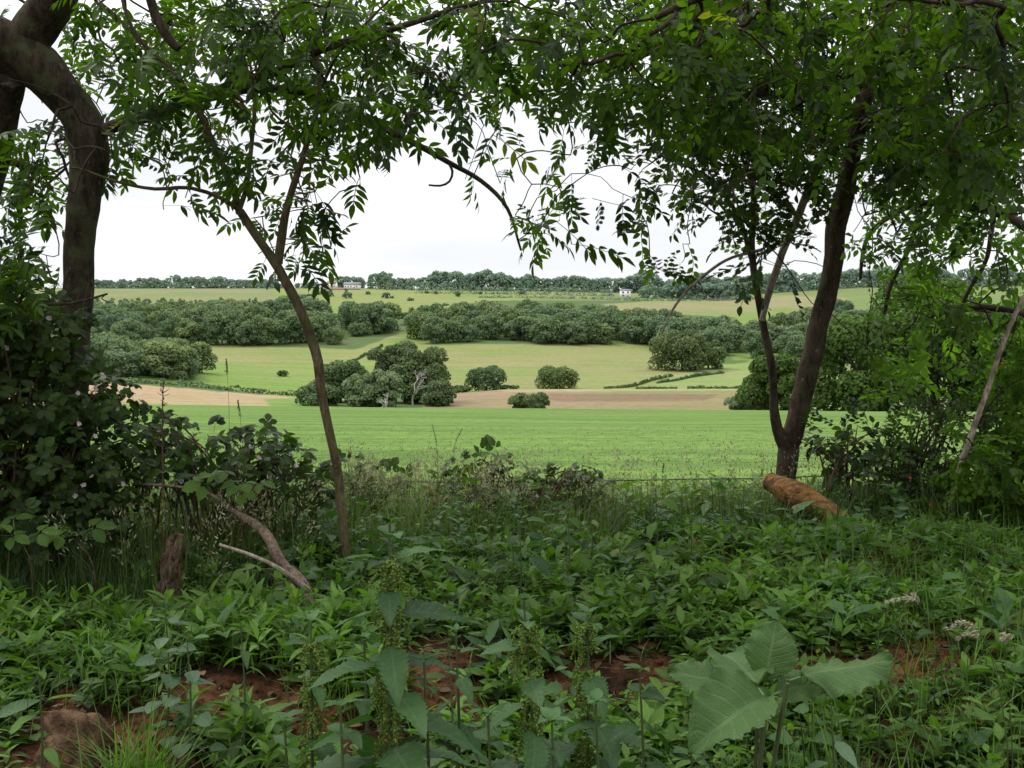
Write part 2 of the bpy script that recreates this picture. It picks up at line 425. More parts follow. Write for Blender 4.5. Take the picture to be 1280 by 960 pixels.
def fingered(seed, n=5, lw=.72, teeth=1, ll=.5):
    """bramble leaf: three or five broad toothed leaflets"""
    r = np.random.RandomState(seed); items = []
    leaf = strip_leaf(lw, 10, .5, .12, .15, teeth=teeth, power=.8)
    angs = np.linspace(-1.25, 1.25, n) if n > 1 else [0]
    for a in angs:
        items.append((leaf, np.array([.05 * np.sin(a), .42 + .06 * np.cos(a), 0]), rotm(np.array([np.sin(a), np.cos(a), -.2 + r.uniform(-.3, .1)]), np.array([r.uniform(-.2, .2), 0, 1.])), ll * (1.05 - .18 * abs(a))))
    V = np.array([[-.01, 0, 0], [.01, 0, 0], [.01, .45, 0], [-.01, .45, 0]])
    items.append(((V, np.array([[0, 1, 2, 3]]), np.zeros((4, 2))), np.zeros(3), np.eye(3), 1.0))
    return merge_tmpl(items)

def lobed_leaf():
    """hawthorn: small, deeply lobed"""
    prof = [(0, .02), (.25, .03), (.38, .34), (.46, .17), (.58, .42), (.68, .20), (.80, .30), (.88, .12), (1, .0)]
    V = []; UV = []
    for t, w in prof:
        for u in (-1, 0, 1): V.append((u * w, t - .06 * (w > .25) + .1 * (w > .25) * abs(u), .08 * abs(u) - .15 * t * t)); UV.append((abs(u), t))
    Fq = [(i * 3 + k, i * 3 + k + 1, i * 3 + k + 4, i * 3 + k + 3) for i in range(len(prof) - 1) for k in (0, 1)]
    return np.array(V, float), np.array(Fq), np.array(UV)

def spray(seed, leaf, n=7, L=1.0, ls=.3):
    """a leafy shoot: alternate simple leaves along a thin twig"""
    r = np.random.RandomState(seed); items = []
    def c(t): return np.array([.06 * math.sin(t * 5 + seed), t * L, -.15 * t * t])
    for i in range(n):
        t = .12 + .88 * i / n; s = 1 if i % 2 else -1
        items.append((leaf, c(t), rotm(np.array([s * .9, .8 + r.uniform(-.4, .3), -.15 + r.uniform(-.5, .4)]), np.array([r.uniform(-.5, .5), r.uniform(-.4, .4), 1.])), ls * r.uniform(.7, 1.15)))
    items.append((leaf, c(1), rotm(np.array([0, 1, -.3]), np.array([0, 0, 1.])), ls))
    ts = np.linspace(0, 1, 5); V = []
    for t in ts: V += [c(t) + (-.008, 0, 0), c(t) + (.008, 0, 0)]
    items.append(((np.array(V), np.array([(2 * i, 2 * i + 1, 2 * i + 3, 2 * i + 2) for i in range(4)]), np.zeros((10, 2))), np.zeros(3), np.eye(3), 1.0))
    return merge_tmpl(items)

ASH = [ash_leaf(i, 4 if i % 2 else 3) for i in range(6)]
ELM = strip_leaf(.55, 4, .45, .12, .15, petiole=.08)
ELMS = [spray(i, ELM, 8, 1.0, .30) for i in range(6)]
THORN = [spray(i + 20, lobed_leaf(), 9, 1.0, .30) for i in range(6)]
BRAM = [fingered(1, 3), fingered(2, 5), fingered(3, 3, .66), fingered(4, 3, .8)]
LANCE = strip_leaf(.30, 4, .36, .15, .35, cols=1)
LANCE2 = strip_leaf(.38, 5, .4, .14, .22, wav=.015)
NETTLE = strip_leaf(.43, 26, .30, .10, .30, teeth=1, petiole=.10, cols=2, wav=.012)
NETTLE2 = strip_leaf(.52, 24, .30, .14, .45, teeth=1, petiole=.08, cols=2, wav=.015)

def clump_tmpl(seed):
    r = np.random.RandomState(seed); n = 6
    a = np.arange(n) * 2 * np.pi / n + r.uniform(-.3, .3, n); rr = r.uniform(.45, 1.0, n)
    V = np.vstack([[0, 0, .12], np.c_[rr * np.cos(a), rr * np.sin(a), r.uniform(-.22, .12, n)]])
    return V, np.array([(0, 1 + i, 1 + (i + 1) % n) for i in range(n)]), np.full((n + 1, 2), .5)
CLUMPS = [clump_tmpl(i) for i in range(5)]

def basis_from_normal(nrm, n):
    a = norm(np.cross(nrm, R.normal(size=(n, 3)))); b = np.cross(nrm, a)
    return np.stack([a, b, nrm], -1)

def crown(g, h, w, nclump, size, lobes=16, base=.22, mat=0, top=.45, shape='round'):
    """leaf clumps over a heap of boughs: an uneven outline with gaps between the boughs"""
    c = []; rad = []
    for i in range(lobes):
        t = (i + .5) / lobes
        z = base + (1 - base) * (t ** .8) * .86
        a = i * 2.4 + R.uniform(-.5, .5)
        if shape == 'cone': env = w * .5 * (1.05 - (z - base) / (1 - base)) * .8; rr = .17 * w * R.uniform(.7, 1.25)
        else:
            q = (z - top) / (.93 - top) if z > top else (z - top) / (top - base + .25)
            env = w * .5 * math.sqrt(max(.02, 1 - q * q)) * R.uniform(.5, .82)
            rr = min(w, h * 1.7) * R.choice([.13, .17, .21, .25]) * R.uniform(.9, 1.15) * (1 if z < .6 else .85)
        c.append((env * math.cos(a), env * math.sin(a), z * h)); rad.append(rr)
    c = np.array(c); rad = np.array(rad); rh = np.hypot(c[:, 0], c[:, 1]) / (w * .5); c[:, 2] = np.minimum(c[:, 2], (h - rad * .8) * (1 - .42 * np.clip(rh, 0, 1) ** 2) * R.uniform(.9, 1.05, lobes))
    k = R.choice(lobes, nclump, p=rad ** 2 / (rad ** 2).sum())
    d = norm(R.normal(size=(nclump, 3))); d[:, 2] = np.where(d[:, 2] < -.35, -d[:, 2], d[:, 2])
    rr = rad[k] * np.where(R.rand(nclump) < .8, R.uniform(.84, 1.1, nclump), R.uniform(.3, .9, nclump))
    P = c[k] + d * rr[:, None] * np.array([1, 1, .85])
    # drop clumps buried inside another bough
    keep = np.ones(nclump, bool)
    for j in range(lobes):
        q = (P - c[j]) / np.array([1, 1, .85])
        keep &= ~((np.linalg.norm(q, axis=1) < rad[j] * .62) & (k != j))
    P, d, k = P[keep], d[keep], k[keep]
    nn = norm(d + R.normal(size=d.shape) * .45); B = basis_from_normal(nn, len(P))
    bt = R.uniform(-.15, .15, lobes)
    tint = np.clip(.48 + bt[k] + R.normal(0, .16, len(P)) + .12 * d[:, 2], 0, 1)  # random tone per clump, plus light from above put into the tint
    sel = R.randint(0, 5, len(P))
    for s in range(5):
        m = sel == s
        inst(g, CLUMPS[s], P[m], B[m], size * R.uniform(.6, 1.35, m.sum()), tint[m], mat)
    return c, rad

def far_tree_mesh(name, h, w, nclump, size, mats, trunk=True, **kw):
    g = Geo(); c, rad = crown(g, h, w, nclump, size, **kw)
    if trunk:
        tr = .022 * h
        tube(g, [(0, 0, -1.), (0, .1 * tr, h * .2), (.1, 0, h * .6)], [tr * 1.3, tr, tr * .4], 6, mat=1)
    return g.mesh(name, mats)

# ------------------------------------------------------------------ the lie of the land
GY = [-8, 0, 1.0, 1.5, 1.9, 2.4, 3.0, 4.5, 5.5, 6.5, 9.0, 14]
GZ = [-1.6, -1.6, -1.38, -1.10, -.93, -.83, -.765, -.75, -.80, -.93, -1.03, -1.14]
def gz(x, y):
    """height of the bank and of the crop field's near edge"""
    x = np.asarray(x, float); y = np.asarray(y, float)
    z = EYE + np.interp(y, GY, GZ)
    near = np.clip((6.2 - y) / 1.0, 0, 1)
    z = z + near * (.045 * noise2(x, y, .55, 2) + .022 * noise2(x, y, .17, 3) + .07 * noise2(x, y, 1.7, 4))
    z = z - .05 * np.exp(-((x - .15) / .8) ** 2 - ((y - 2.45) / .3) ** 2) + .10 * np.clip((np.abs(x) - 2.0) / 2.0, 0, 1) * near
    return z

def grid_mesh(name, xs, ys, zf, mat, colf=None):
    X, Y = np.meshgrid(xs, ys); Z = zf(X, Y)
    V = np.c_[X.ravel(), Y.ravel(), Z.ravel()]; nx = len(xs)
    i = np.arange(len(ys) - 1)[:, None] * nx; j = np.arange(nx - 1)[None]
    Fq = np.stack([i + j, i + j + 1, i + nx + j + 1, i + nx + j], -1).reshape(-1, 4)
    g = Geo(); g.add(V, Fq, None if colf is None else colf(X, Y)); return g.build(name, mat)

xs = np.concatenate([np.linspace(-14, -3.2, 50, endpoint=False), np.linspace(-3.2, 3.2, 260, endpoint=False), np.linspace(3.2, 14, 50)])
ys = np.concatenate([np.linspace(-8, 1.2, 30, endpoint=False), np.linspace(1.2, 4, 130, endpoint=False), np.linspace(4, 6.6, 60)])
def bank_z(X, Y):
    near = np.clip((4.5 - Y) / 1.5, 0, 1)
    return gz(X, Y) + near * (.012 * noise2(X, Y, .06, 8) + .006 * noise2(X, Y, .028, 9))
tag(grid_mesh('earth_bank', xs, ys, bank_z, M['soil']), 'bare reddish soil of the bank under the trees', kind='structure')

COLS = np.array([-500, 150, 400, 545, 640, 900, 1100, 1780.])
TAB = [  # distance, photo row of the ground there for each column above
    (96,   [502, 505, 508, 509.5, 510, 512, 514, 516]),
    (104,  [504, 507, 509.5, 511, 511.5, 513.5, 515.5, 518]),
    (150,  [520, 524, 526, 526, 526, 526, 528, 530]),
    (250,  [508, 509, 511, 513, 513, 514, 514, 514]),
    (330,  [480, 479, 497, 493.5, 487, 486, 486, 486]),
    (360,  [474, 474, 494, 492, 486, 484.5, 484, 480]),
    (480,  [452, 454, 464, 464, 463, 463, 465, 460]),
    (640,  [434, 435, 435, 432.5, 432, 440, 445, 430]),
    (800,  [400, 403, 404, 407, 408, 412, 415, 405]),
    (950,  [378, 382, 381, 382, 383, 393, 393, 385]),
    (1120, [367, 368, 369, 370, 371, 378, 370, 365]),
    (1250, [361, 361.5, 362, 363.5, 364.5, 370, 360, 355]),
    (1400, [359, 360, 359, 361, 362, 364, 353, 348]),
    (1750, [368, 369, 368, 370, 371, 373, 362, 360]),
    (3500, [400, 400, 400, 400, 400, 400, 400, 400]),
    (6000, [420, 420, 420, 420, 420, 420, 420, 420])]
TY = np.array([t[0] for t in TAB], float); TR = np.array([t[1] for t in TAB], float)
def hz_raw(px, Y):
    """height of the far land along photo column px at distance Y"""
    px = np.asarray(px, float); Y = np.asarray(Y, float)
    lz = np.log(Y); acc = 0; tot = 0
    for dy, wt in ((-.035, 1), (-.018, 2), (0, 3), (.018, 2), (.035, 1)):
        yy = np.clip(np.exp(lz + dy), TY[0], TY[-1]) if True else Y
        ci = np.clip(np.searchsorted(COLS, px, side='right') - 1, 0, len(COLS) - 2)
        u = np.clip((px - COLS[ci]) / (COLS[ci + 1] - COLS[ci]), 0, 1); u = u * u * (3 - 2 * u) * .5 + u * .5
        ri = np.clip(np.searchsorted(TY, yy, side='right') - 1, 0, len(TY) - 2)
        v = np.clip((yy - TY[ri]) / (TY[ri + 1] - TY[ri]), 0, 1)
        zz = TYR(ri, ci) * (1 - u) * (1 - v) + TYR(ri, ci + 1) * u * (1 - v) + TYR(ri + 1, ci) * (1 - u) * v + TYR(ri + 1, ci + 1) * u * v
        acc = acc + wt * zz; tot += wt
    return EYE + acc / tot
TZ = (HOR - TR) / F * TY[:, None]
def TYR(r, c): return TZ[r, c]
def row_at(px, Y): return HOR - (hz_raw(px, Y) - EYE) / Y * F

def crop_z(px, Y):
    a = EYE + np.interp(Y, [6.3, 9, 14], [-.925, -1.03, -1.14]); b = hz_raw(px, np.full_like(Y, 96.))
    t = np.clip((Y - 14) / 82, 0, 1)
    zb = (EYE - 1.14) * (1 - t) + b * t
    z = np.where(Y < 14, a, zb)
    und = .05 * noise2((px - 640) / F * Y, Y, 9, 11) * np.clip((Y - 7) / 8, 0, 1) * np.clip((94 - Y) / 10, 0, 1)
    return np.where(Y >= 96, hz_raw(px, Y) + .01, z + und)

def fan(name, pxs, Ys, zf, mat, colf=None):
    PX, YY = np.meshgrid(pxs, Ys); Z = zf(PX, YY)
    V = np.c_[((PX - 640) / F * YY).ravel(), YY.ravel(), Z.ravel()]; nx = len(pxs)
    i = np.arange(len(Ys) - 1)[:, None] * nx; j = np.arange(nx - 1)[None]
    Fq = np.stack([i + j, i + j + 1, i + nx + j + 1, i + nx + j], -1).reshape(-1, 4)
    g = Geo(); g.add(V, Fq, None if colf is None else colf(PX, YY, Z)); return g.build(name, mat)

tag(fan('crop_field', np.linspace(-1600, 2900, 240), np.r_[np.linspace(6.3, 14, 30, endpoint=False), np.geomspace(14, 101, 90)], crop_z, M['crop']),
    'flat bright green crop field beyond the wire fence', kind='structure')

def inpoly(x, y, poly):
    r = np.zeros(x.shape, bool); n = len(poly)
    for i in range(n):
        x1, y1 = poly[i]; x2, y2 = poly[(i + 1) % n]
        if y1 == y2: continue
        r ^= ((y1 > y) != (y2 > y)) & (x < (x2 - x1) * (y - y1) / (y2 - y1) + x1)
    return r
FIELDS = [
    ([(-500, 300), (1800, 300), (1800, 600), (-500, 600)], (.155, .175, .075)), ([(-500, 376), (935, 376), (935, 600), (-500, 600)], (0.086, 0.115, 0.046)),
    ([(-500, 357), (352, 358), (352, 377), (100, 381), (-500, 381)], (0.185, 0.181, 0.092)),
    ([(345, 356), (745, 358), (760, 370), (600, 377), (520, 392), (345, 392)], (0.194, 0.204, 0.080)),
    ([(735, 382), (925, 368), (1060, 372), (1060, 398), (925, 397), (740, 388)], (0.215, 0.193, 0.101)),
    ([(245, 430), (445, 437), (520, 408), (545, 430), (835, 430), (860, 470), (805, 486.5), (545, 493), (460, 480), (440, 500), (370, 500), (245, 475)], (0.202, 0.196, 0.084)),
    ([(245, 452), (420, 456), (470, 440), (520, 408), (532, 425), (450, 470), (440, 500), (370, 500), (245, 478)], (0.168, 0.204, 0.063)),
    ([(925, 390), (990, 385), (990, 450), (915, 450), (900, 420)], (0.172, 0.196, 0.071)),
    ([(805, 487), (870, 458), (1000, 448), (1000, 486)], (0.202, 0.219, 0.088)),
    ([(-500, 477), (150, 479), (375, 497.5), (400, 512), (-500, 512)], (0.310, 0.219, 0.139)),
    ([(330, 499), (375, 497), (440, 515), (345, 515)], (0.163, 0.200, 0.067)),
    ([(530, 494.5), (560, 491.5), (640, 487), (960, 486), (960, 520), (530, 520)], (0.232, 0.166, 0.105)),
    ([(640, 492), (900, 493), (880, 501), (700, 502)], (0.189, 0.119, 0.084)),
    ([(600, 486.5), (960, 486), (960, 488.2), (640, 490)], (0.267, 0.231, 0.134)),
]
def hill_cols(PX, YY, Z):
    row = HOR - (Z - EYE) / YY * F
    px = PX + 2.0 * noise2(PX, row, 6, 31); rw = row + .5 * noise2(PX, row, 9, 32)
    C = np.zeros(PX.shape + (3,)); 
    for poly, c in FIELDS: C[inpoly(px, rw, poly)] = c
    # soften field edges by a few metres
    for _ in range(2): C[1:-1, 1:-1] = (C[1:-1, 1:-1] * 2 + C[:-2, 1:-1] + C[2:, 1:-1] + C[1:-1, :-2] + C[1:-1, 2:]) / 6
    return C.reshape(-1, 3)
Ys = np.unique(np.r_[np.linspace(99.5, 250, 30), np.linspace(250, 380, 110), np.linspace(380, 1420, 360), np.geomspace(1420, 6000, 30)])
tag(fan('hillside', np.r_[np.linspace(-1800, -60, 60, endpoint=False), np.linspace(-60, 1340, 620, endpoint=False), np.linspace(1340, 3000, 60)], Ys, hz_raw, M['hill'], hill_cols),
    'far hillside of grass, hay and stubble fields', kind='structure')

def dist_for_row(px, row, lo=160, hi=1400):
    """distance at which the hillside meets the given photo row"""
    ys_ = np.linspace(lo, hi, 1200); r = row_at(np.full_like(ys_, px), ys_)
    m = np.minimum.accumulate(r); k = np.argmax(m <= row)
    return ys_[k] if m[k] <= row else hi
def on_hill(px, Y, sink=0.0): return np.array([(px - 640) / F * Y, Y, float(hz_raw(px, Y)) - sink])

# ------------------------------------------------------------------ far trees
def protos(kind, n, mats, h, w, nc, size, **kw):
    return [far_tree_mesh(kind, h * R.uniform(.9, 1.1), w * R.uniform(.85, 1.15), nc, size, mats, lobes=kw.get('lobes', 15), **{k: v for k, v in kw.items() if k != 'lobes'}) for _ in range(n)]
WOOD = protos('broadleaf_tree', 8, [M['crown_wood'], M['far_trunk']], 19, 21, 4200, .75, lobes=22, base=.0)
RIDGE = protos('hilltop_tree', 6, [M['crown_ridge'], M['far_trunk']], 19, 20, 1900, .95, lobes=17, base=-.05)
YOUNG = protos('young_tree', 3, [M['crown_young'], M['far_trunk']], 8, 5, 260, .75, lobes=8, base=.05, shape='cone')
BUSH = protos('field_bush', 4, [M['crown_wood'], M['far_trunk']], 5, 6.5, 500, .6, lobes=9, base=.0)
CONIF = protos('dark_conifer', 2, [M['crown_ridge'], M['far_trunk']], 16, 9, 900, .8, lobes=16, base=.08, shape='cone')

def put(me, name, loc, s, label, cat, group=None):
    o = bpy.data.objects.new(name, me); COL.objects.link(o)
    o.location = tuple(loc); o.rotation_euler = (0, 0, R.uniform(0, 6.28)); o.scale = (s * R.uniform(.9, 1.1), s * R.uniform(.9, 1.1), s * R.uniform(.88, 1.12))
    return tag(o, label, cat, group)

def scatter_wood(poly, spacing, pool, name, label, cat, group, s=(.55, 1.2), maxn=400):
    """poly in (photo column, distance); one tree per spacing cell of real ground"""
    poly = np.array(poly, float); n = 0
    Y = poly[:, 1].min() + 2
    k = 0
    while Y < poly[:, 1].max():
        px = poly[:, 0].min() + (k % 2) * .5 * spacing / Y * F
        while px < poly[:, 0].max():
            a = px + R.uniform(-.42, .42) * spacing / Y * F; b = Y + R.uniform(-.42, .42) * spacing
            if inpoly(np.array([a]), np.array([b]), poly)[0] and n < maxn:
                put(pool[R.randint(len(pool))], name, on_hill(a, b), R.uniform(*s), label, cat, group); n += 1
            px += spacing / Y * F
        Y += spacing * .9; k += 1
    return n

n1 = scatter_wood([(522, 655), (800, 655), (830, 640), (925, 590), (932, 640), (905, 720), (840, 790), (700, 835), (590, 825), (522, 740)], 21.5, WOOD, 'broadleaf_tree',
    'round green tree packed in the middle wood above the pale field', 'tree', 'trees of the middle wood')
n2 = scatter_wood([(60, 640), (250, 650), (440, 645), (465, 690), (500, 760), (490, 780), (360, 815), (230, 835), (60, 840)], 22.5, WOOD, 'broadleaf_tree',
    'round green tree packed in the long wood on the left slope', 'tree', 'trees of the left wood')
n3 = scatter_wood([(60, 372), (225, 372), (262, 400), (258, 430), (200, 470), (60, 470)], 15, WOOD, 'broadleaf_tree',
    'round green tree in the low wood above the hay field hedge', 'tree', 'trees of the low left wood', s=(.6, .85))
n4 = scatter_wood([(935, 560), (1300, 520), (1300, 800), (1080, 900), (950, 780), (945, 650)], 30, WOOD, 'broadleaf_tree',
    'round green tree in the right wood behind the forked trunk', 'tree', 'trees of the right wood')
n5 = scatter_wood([(100, 845), (350, 825), (350, 925), (100, 935)], 9.5, YOUNG, 'young_tree',
    'slim pale young tree in the plantation above the left wood', 'young tree', 'young trees of the plantation', s=(.8, 1.2))

# the tree line along the top of the hill
def line_of(pts, spacing, pool, name, label, cat, group, s=(.8, 1.1), jy=8):
    pts = np.array(pts, float); L = 0; out = 0
    for a, b in zip(pts[:-1], pts[1:]):
        n = max(1, int(abs(b[0] - a[0]) / F * a[1] / spacing))
        for i in range(n):
            t = (i + R.uniform(.2, .8)) / n; px, Y, sc = a * (1 - t) + b * t
            put(pool[R.randint(len(pool))], name, on_hill(px, Y + R.uniform(-jy, jy), 1.5), sc * R.uniform(*s), label, cat, group); out += 1
    return out
nr = 0
nr += line_of([(100, 1330, 0.85), (160, 1330, 0.73), (180, 1330, 1.22), (200, 1330, 0.85), (225, 1330, 1.22), (250, 1330, 0.92), (345, 1330, 0.92)], 9, RIDGE, 'hilltop_tree',
    'small grey-green tree in the row along the left skyline', 'tree', 'trees along the left skyline')
nr += line_of([(345, 1330, 0.49), (400, 1320, 0.61)], 11, RIDGE, 'hilltop_tree',
    'low tree in the dip of the skyline left of the white farmhouse', 'tree', 'trees left of the farmhouse')
nr += line_of([(420, 1370, 1.10), (458, 1370, 0.98), (475, 1330, 1.40), (500, 1330, 1.22), (520, 1330, 0.92)], 12, RIDGE, 'hilltop_tree',
    'rounded tree behind or just right of the white farmhouse', 'tree', 'trees around the farmhouse')
nr += line_of([(515, 1300, 0.98), (555, 1300, 1.52), (575, 1300, 1.34), (625, 1300, 1.65), (660, 1300, 1.22), (765, 1300, 1.16)], 12, RIDGE, 'hilltop_tree',
    'rounded hilltop tree in the belt between the two white houses', 'tree', 'trees between the two houses')
nr += line_of([(770, 1310, 1.46), (800, 1310, 1.95), (830, 1310, 1.34), (850, 1310, 0.85)], 12, RIDGE, 'hilltop_tree',
    'tall hilltop tree standing behind the small white house', 'tree', 'trees behind the small house')
nr += line_of([(855, 1290, 1.34), (880, 1290, 1.83), (940, 1290, 1.65), (1060, 1290, 1.46), (1300, 1290, 1.46)], 17, RIDGE, 'hilltop_tree',
    'hilltop tree on the skyline right of the small white house', 'tree', 'trees along the right skyline')
nr += line_of([(800, 1175, 0.98), (838, 1175, 1.10), (850, 1175, 1.34), (940, 1175, 1.46)], 13, RIDGE, 'hilltop_tree',
    'leafy tree below the skyline just right of the small white house', 'tree', 'trees right of the small house')
for px, Y, s in ((405, 1290, .6), (463, 1300, .95), (487, 1290, .85)):
    put(CONIF[R.randint(2)], 'dark_conifer', on_hill(px, Y), s, 'dark pointed conifer beside the white farmhouse', 'conifer', 'dark conifers by the farmhouse')
for i, (px, row, s) in enumerate(((414, 371, 1.1), (434, 373, 1.3), (433, 365, .7), (460, 367, .7), (482, 373, 1.4), (545, 368, .8), (572, 371, 1.1), (600, 368, .8), (533, 367, .8), (652, 369, 1.0), (713, 366, 1.2), (738, 364, 1.2), (686, 366, 1.0))):
    put(BUSH[i % 4], 'field_bush', on_hill(px, dist_for_row(px, row, 900)), s, 'small bush dotted on the green slope under the hilltop trees', 'bush', 'bushes on the upper slope')
nb = line_of([(510, 900, .9), (560, 960, .8), (600, 1010, .7)], 9, BUSH, 'field_bush', 'bush in the broken line between the middle wood and upper slope', 'bush', 'bushes above the middle wood')
nb += line_of([(490, 850, 2.0), (530, 830, 2.2)], 12, BUSH, 'field_bush', 'tall bush above the gap between the two woods', 'bush', 'bushes above the gap')
nb += line_of([(350, 960, 1.2), (400, 1100, 1.1)], 11, BUSH, 'field_bush', 'bush in the row climbing from the plantation towards the farmhouse', 'bush', 'bushes climbing to the farmhouse')
nb += line_of([(455, 1150, 1.0), (520, 1000, 1.0)], 16, BUSH, 'field_bush', 'loose bush between the farmhouse slope and middle wood', 'bush', 'loose bushes below the farmhouse')

def tree_parts(name, loc, h, w, nc, size, crm, label, cat, group=None, lobes=22, base=.12, trunk_r=.03, top=.42):
    r = empty(name, loc, label, cat, group)
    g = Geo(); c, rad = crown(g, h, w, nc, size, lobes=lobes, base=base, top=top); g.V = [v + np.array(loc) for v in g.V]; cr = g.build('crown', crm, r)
    g = Geo(); L = np.array(loc)
    tube(g, L + np.array([(0, 0, -1.5), (.02 * h, 0, h * .2), (0, .02 * h, h * .45), (0, 0, h * .75)]), [h * trunk_r * 1.3, h * trunk_r, h * trunk_r * .7, h * trunk_r * .2], 8, .1)
    for j in range(0, lobes, 2):
        s = L + np.array([0, 0, h * (.2 + .25 * j / lobes)]); e = L + c[j]
        tube(g, [s, (s + e) / 2 + np.array([0, 0, .04 * h]), e], [h * .012, h * .008, h * .003], 5)
    g.build('trunk', M['far_trunk'], r)
    return r

def pt(px, row, Y=None):
    Y = Y or dist_for_row(px, row); return on_hill(px, Y), Y
def sized(px, base_row, top_row, w_px, label, crm, Y=None, nc=4500, size=.42, name='field_tree', cat='tree', group=None, **kw):
    loc, Y = pt(px, base_row, Y)
    if abs(row_at(px, Y) - base_row) > 4: base_row = float(row_at(px, Y))
    h = (base_row - top_row) / F * Y; w = w_px / F * Y * 1.12; h *= 1.1; nc = int(nc * 1.5)
    return tree_parts(name, loc, h, w, nc, size, crm, label, cat, group, **kw)
CC, CP, CN = M['crown_copse'], M['crown_pale'], M['crown_near']
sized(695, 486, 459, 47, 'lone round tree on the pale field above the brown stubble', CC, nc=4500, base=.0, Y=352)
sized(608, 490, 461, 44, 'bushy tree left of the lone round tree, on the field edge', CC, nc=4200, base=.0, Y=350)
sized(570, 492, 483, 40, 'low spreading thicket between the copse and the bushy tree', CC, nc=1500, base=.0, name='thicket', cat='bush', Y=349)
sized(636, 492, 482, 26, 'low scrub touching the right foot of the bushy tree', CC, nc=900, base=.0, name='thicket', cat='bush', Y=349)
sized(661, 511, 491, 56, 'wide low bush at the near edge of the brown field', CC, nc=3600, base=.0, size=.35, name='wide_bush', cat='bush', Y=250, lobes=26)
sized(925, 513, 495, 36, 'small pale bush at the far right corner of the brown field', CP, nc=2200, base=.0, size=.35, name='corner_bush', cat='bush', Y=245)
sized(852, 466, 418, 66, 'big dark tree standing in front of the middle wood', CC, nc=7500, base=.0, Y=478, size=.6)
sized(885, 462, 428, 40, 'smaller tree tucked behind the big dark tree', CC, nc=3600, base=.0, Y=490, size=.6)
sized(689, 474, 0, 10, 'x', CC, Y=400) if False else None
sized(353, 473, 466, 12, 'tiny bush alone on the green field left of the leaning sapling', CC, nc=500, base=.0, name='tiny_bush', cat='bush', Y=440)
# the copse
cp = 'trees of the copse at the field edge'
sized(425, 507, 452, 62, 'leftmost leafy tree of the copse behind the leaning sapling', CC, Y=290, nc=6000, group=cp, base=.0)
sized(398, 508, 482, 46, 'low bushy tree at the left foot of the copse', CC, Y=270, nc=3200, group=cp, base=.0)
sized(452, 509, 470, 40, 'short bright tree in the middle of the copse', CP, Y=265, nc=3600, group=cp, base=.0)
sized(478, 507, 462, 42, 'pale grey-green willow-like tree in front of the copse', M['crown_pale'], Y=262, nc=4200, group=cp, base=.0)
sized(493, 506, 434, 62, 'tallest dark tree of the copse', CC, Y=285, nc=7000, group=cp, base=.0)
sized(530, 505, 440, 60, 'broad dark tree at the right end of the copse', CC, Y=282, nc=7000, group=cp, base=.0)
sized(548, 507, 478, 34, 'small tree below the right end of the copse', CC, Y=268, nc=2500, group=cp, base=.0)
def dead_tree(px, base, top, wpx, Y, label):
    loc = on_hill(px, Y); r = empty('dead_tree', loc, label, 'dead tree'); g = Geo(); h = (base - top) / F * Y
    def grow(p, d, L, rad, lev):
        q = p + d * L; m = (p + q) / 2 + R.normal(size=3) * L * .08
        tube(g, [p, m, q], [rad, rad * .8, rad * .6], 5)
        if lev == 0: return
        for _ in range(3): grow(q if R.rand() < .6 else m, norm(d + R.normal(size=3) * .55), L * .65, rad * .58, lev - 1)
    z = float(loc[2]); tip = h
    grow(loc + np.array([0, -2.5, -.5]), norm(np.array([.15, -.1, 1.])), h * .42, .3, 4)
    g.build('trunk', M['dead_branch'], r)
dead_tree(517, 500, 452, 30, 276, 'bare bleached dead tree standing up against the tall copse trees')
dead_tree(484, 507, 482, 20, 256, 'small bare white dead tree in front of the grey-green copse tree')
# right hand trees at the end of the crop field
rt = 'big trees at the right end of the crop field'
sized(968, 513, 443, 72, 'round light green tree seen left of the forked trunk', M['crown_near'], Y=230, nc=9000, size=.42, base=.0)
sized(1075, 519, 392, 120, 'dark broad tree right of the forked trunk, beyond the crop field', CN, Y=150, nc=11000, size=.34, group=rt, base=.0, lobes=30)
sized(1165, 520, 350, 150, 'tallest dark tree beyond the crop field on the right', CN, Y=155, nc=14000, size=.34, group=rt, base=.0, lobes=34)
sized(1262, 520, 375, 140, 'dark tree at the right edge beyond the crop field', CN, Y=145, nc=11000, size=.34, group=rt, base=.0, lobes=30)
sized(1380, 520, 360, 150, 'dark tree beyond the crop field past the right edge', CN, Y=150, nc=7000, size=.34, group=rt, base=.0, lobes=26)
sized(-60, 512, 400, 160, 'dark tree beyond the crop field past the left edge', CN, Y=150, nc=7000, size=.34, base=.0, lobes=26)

# hedges
def hedge(pts, hpx, wm, label, mat, size=.5, per=14):
    """pts: (column, distance)"""
    P = np.array([on_hill(px, Y) for px, Y in pts]); 
    Q = smooth_path(np.c_[P, np.zeros(len(P))], 3)[:, :3]
    r = empty('hedge', Q[0], label, 'hedge'); g = Geo()
    for a, b in zip(Q[:-1], Q[1:]):
        L = np.linalg.norm(b - a); h = hpx / F * a[1] * R.uniform(.5, 1.5); n = int(L * per * (R.rand() > .08))
        if n == 0: continue
        t = R.rand(n); c = a + (b - a) * t[:, None]
        px = 640 + F * c[:, 0] / c[:, 1]; c[:, 2] = hz_raw(px, c[:, 1])
        an = R.uniform(0, np.pi, n); rr = np.sqrt(R.uniform(.6, 1, n))
        off = np.c_[np.cos(an) * wm * rr * .3, np.cos(an) * wm * rr, np.sin(an) * h * rr]
        nn = norm(off + R.normal(size=(n, 3)) * .5)
        inst(g, CLUMPS[R.randint(5)], c + off, basis_from_normal(nn, n), size * R.uniform(.6, 1.3, n), np.clip(.45 + R.normal(0, .2, n), 0, 1))
    g.build('foliage', mat, r); return r
hedge([(60, 336), (150, 336), (230, 338), (300, 335), (372, 334)], 5.5, 1.8, 'long dark hedge along the top of the hay field', CC)
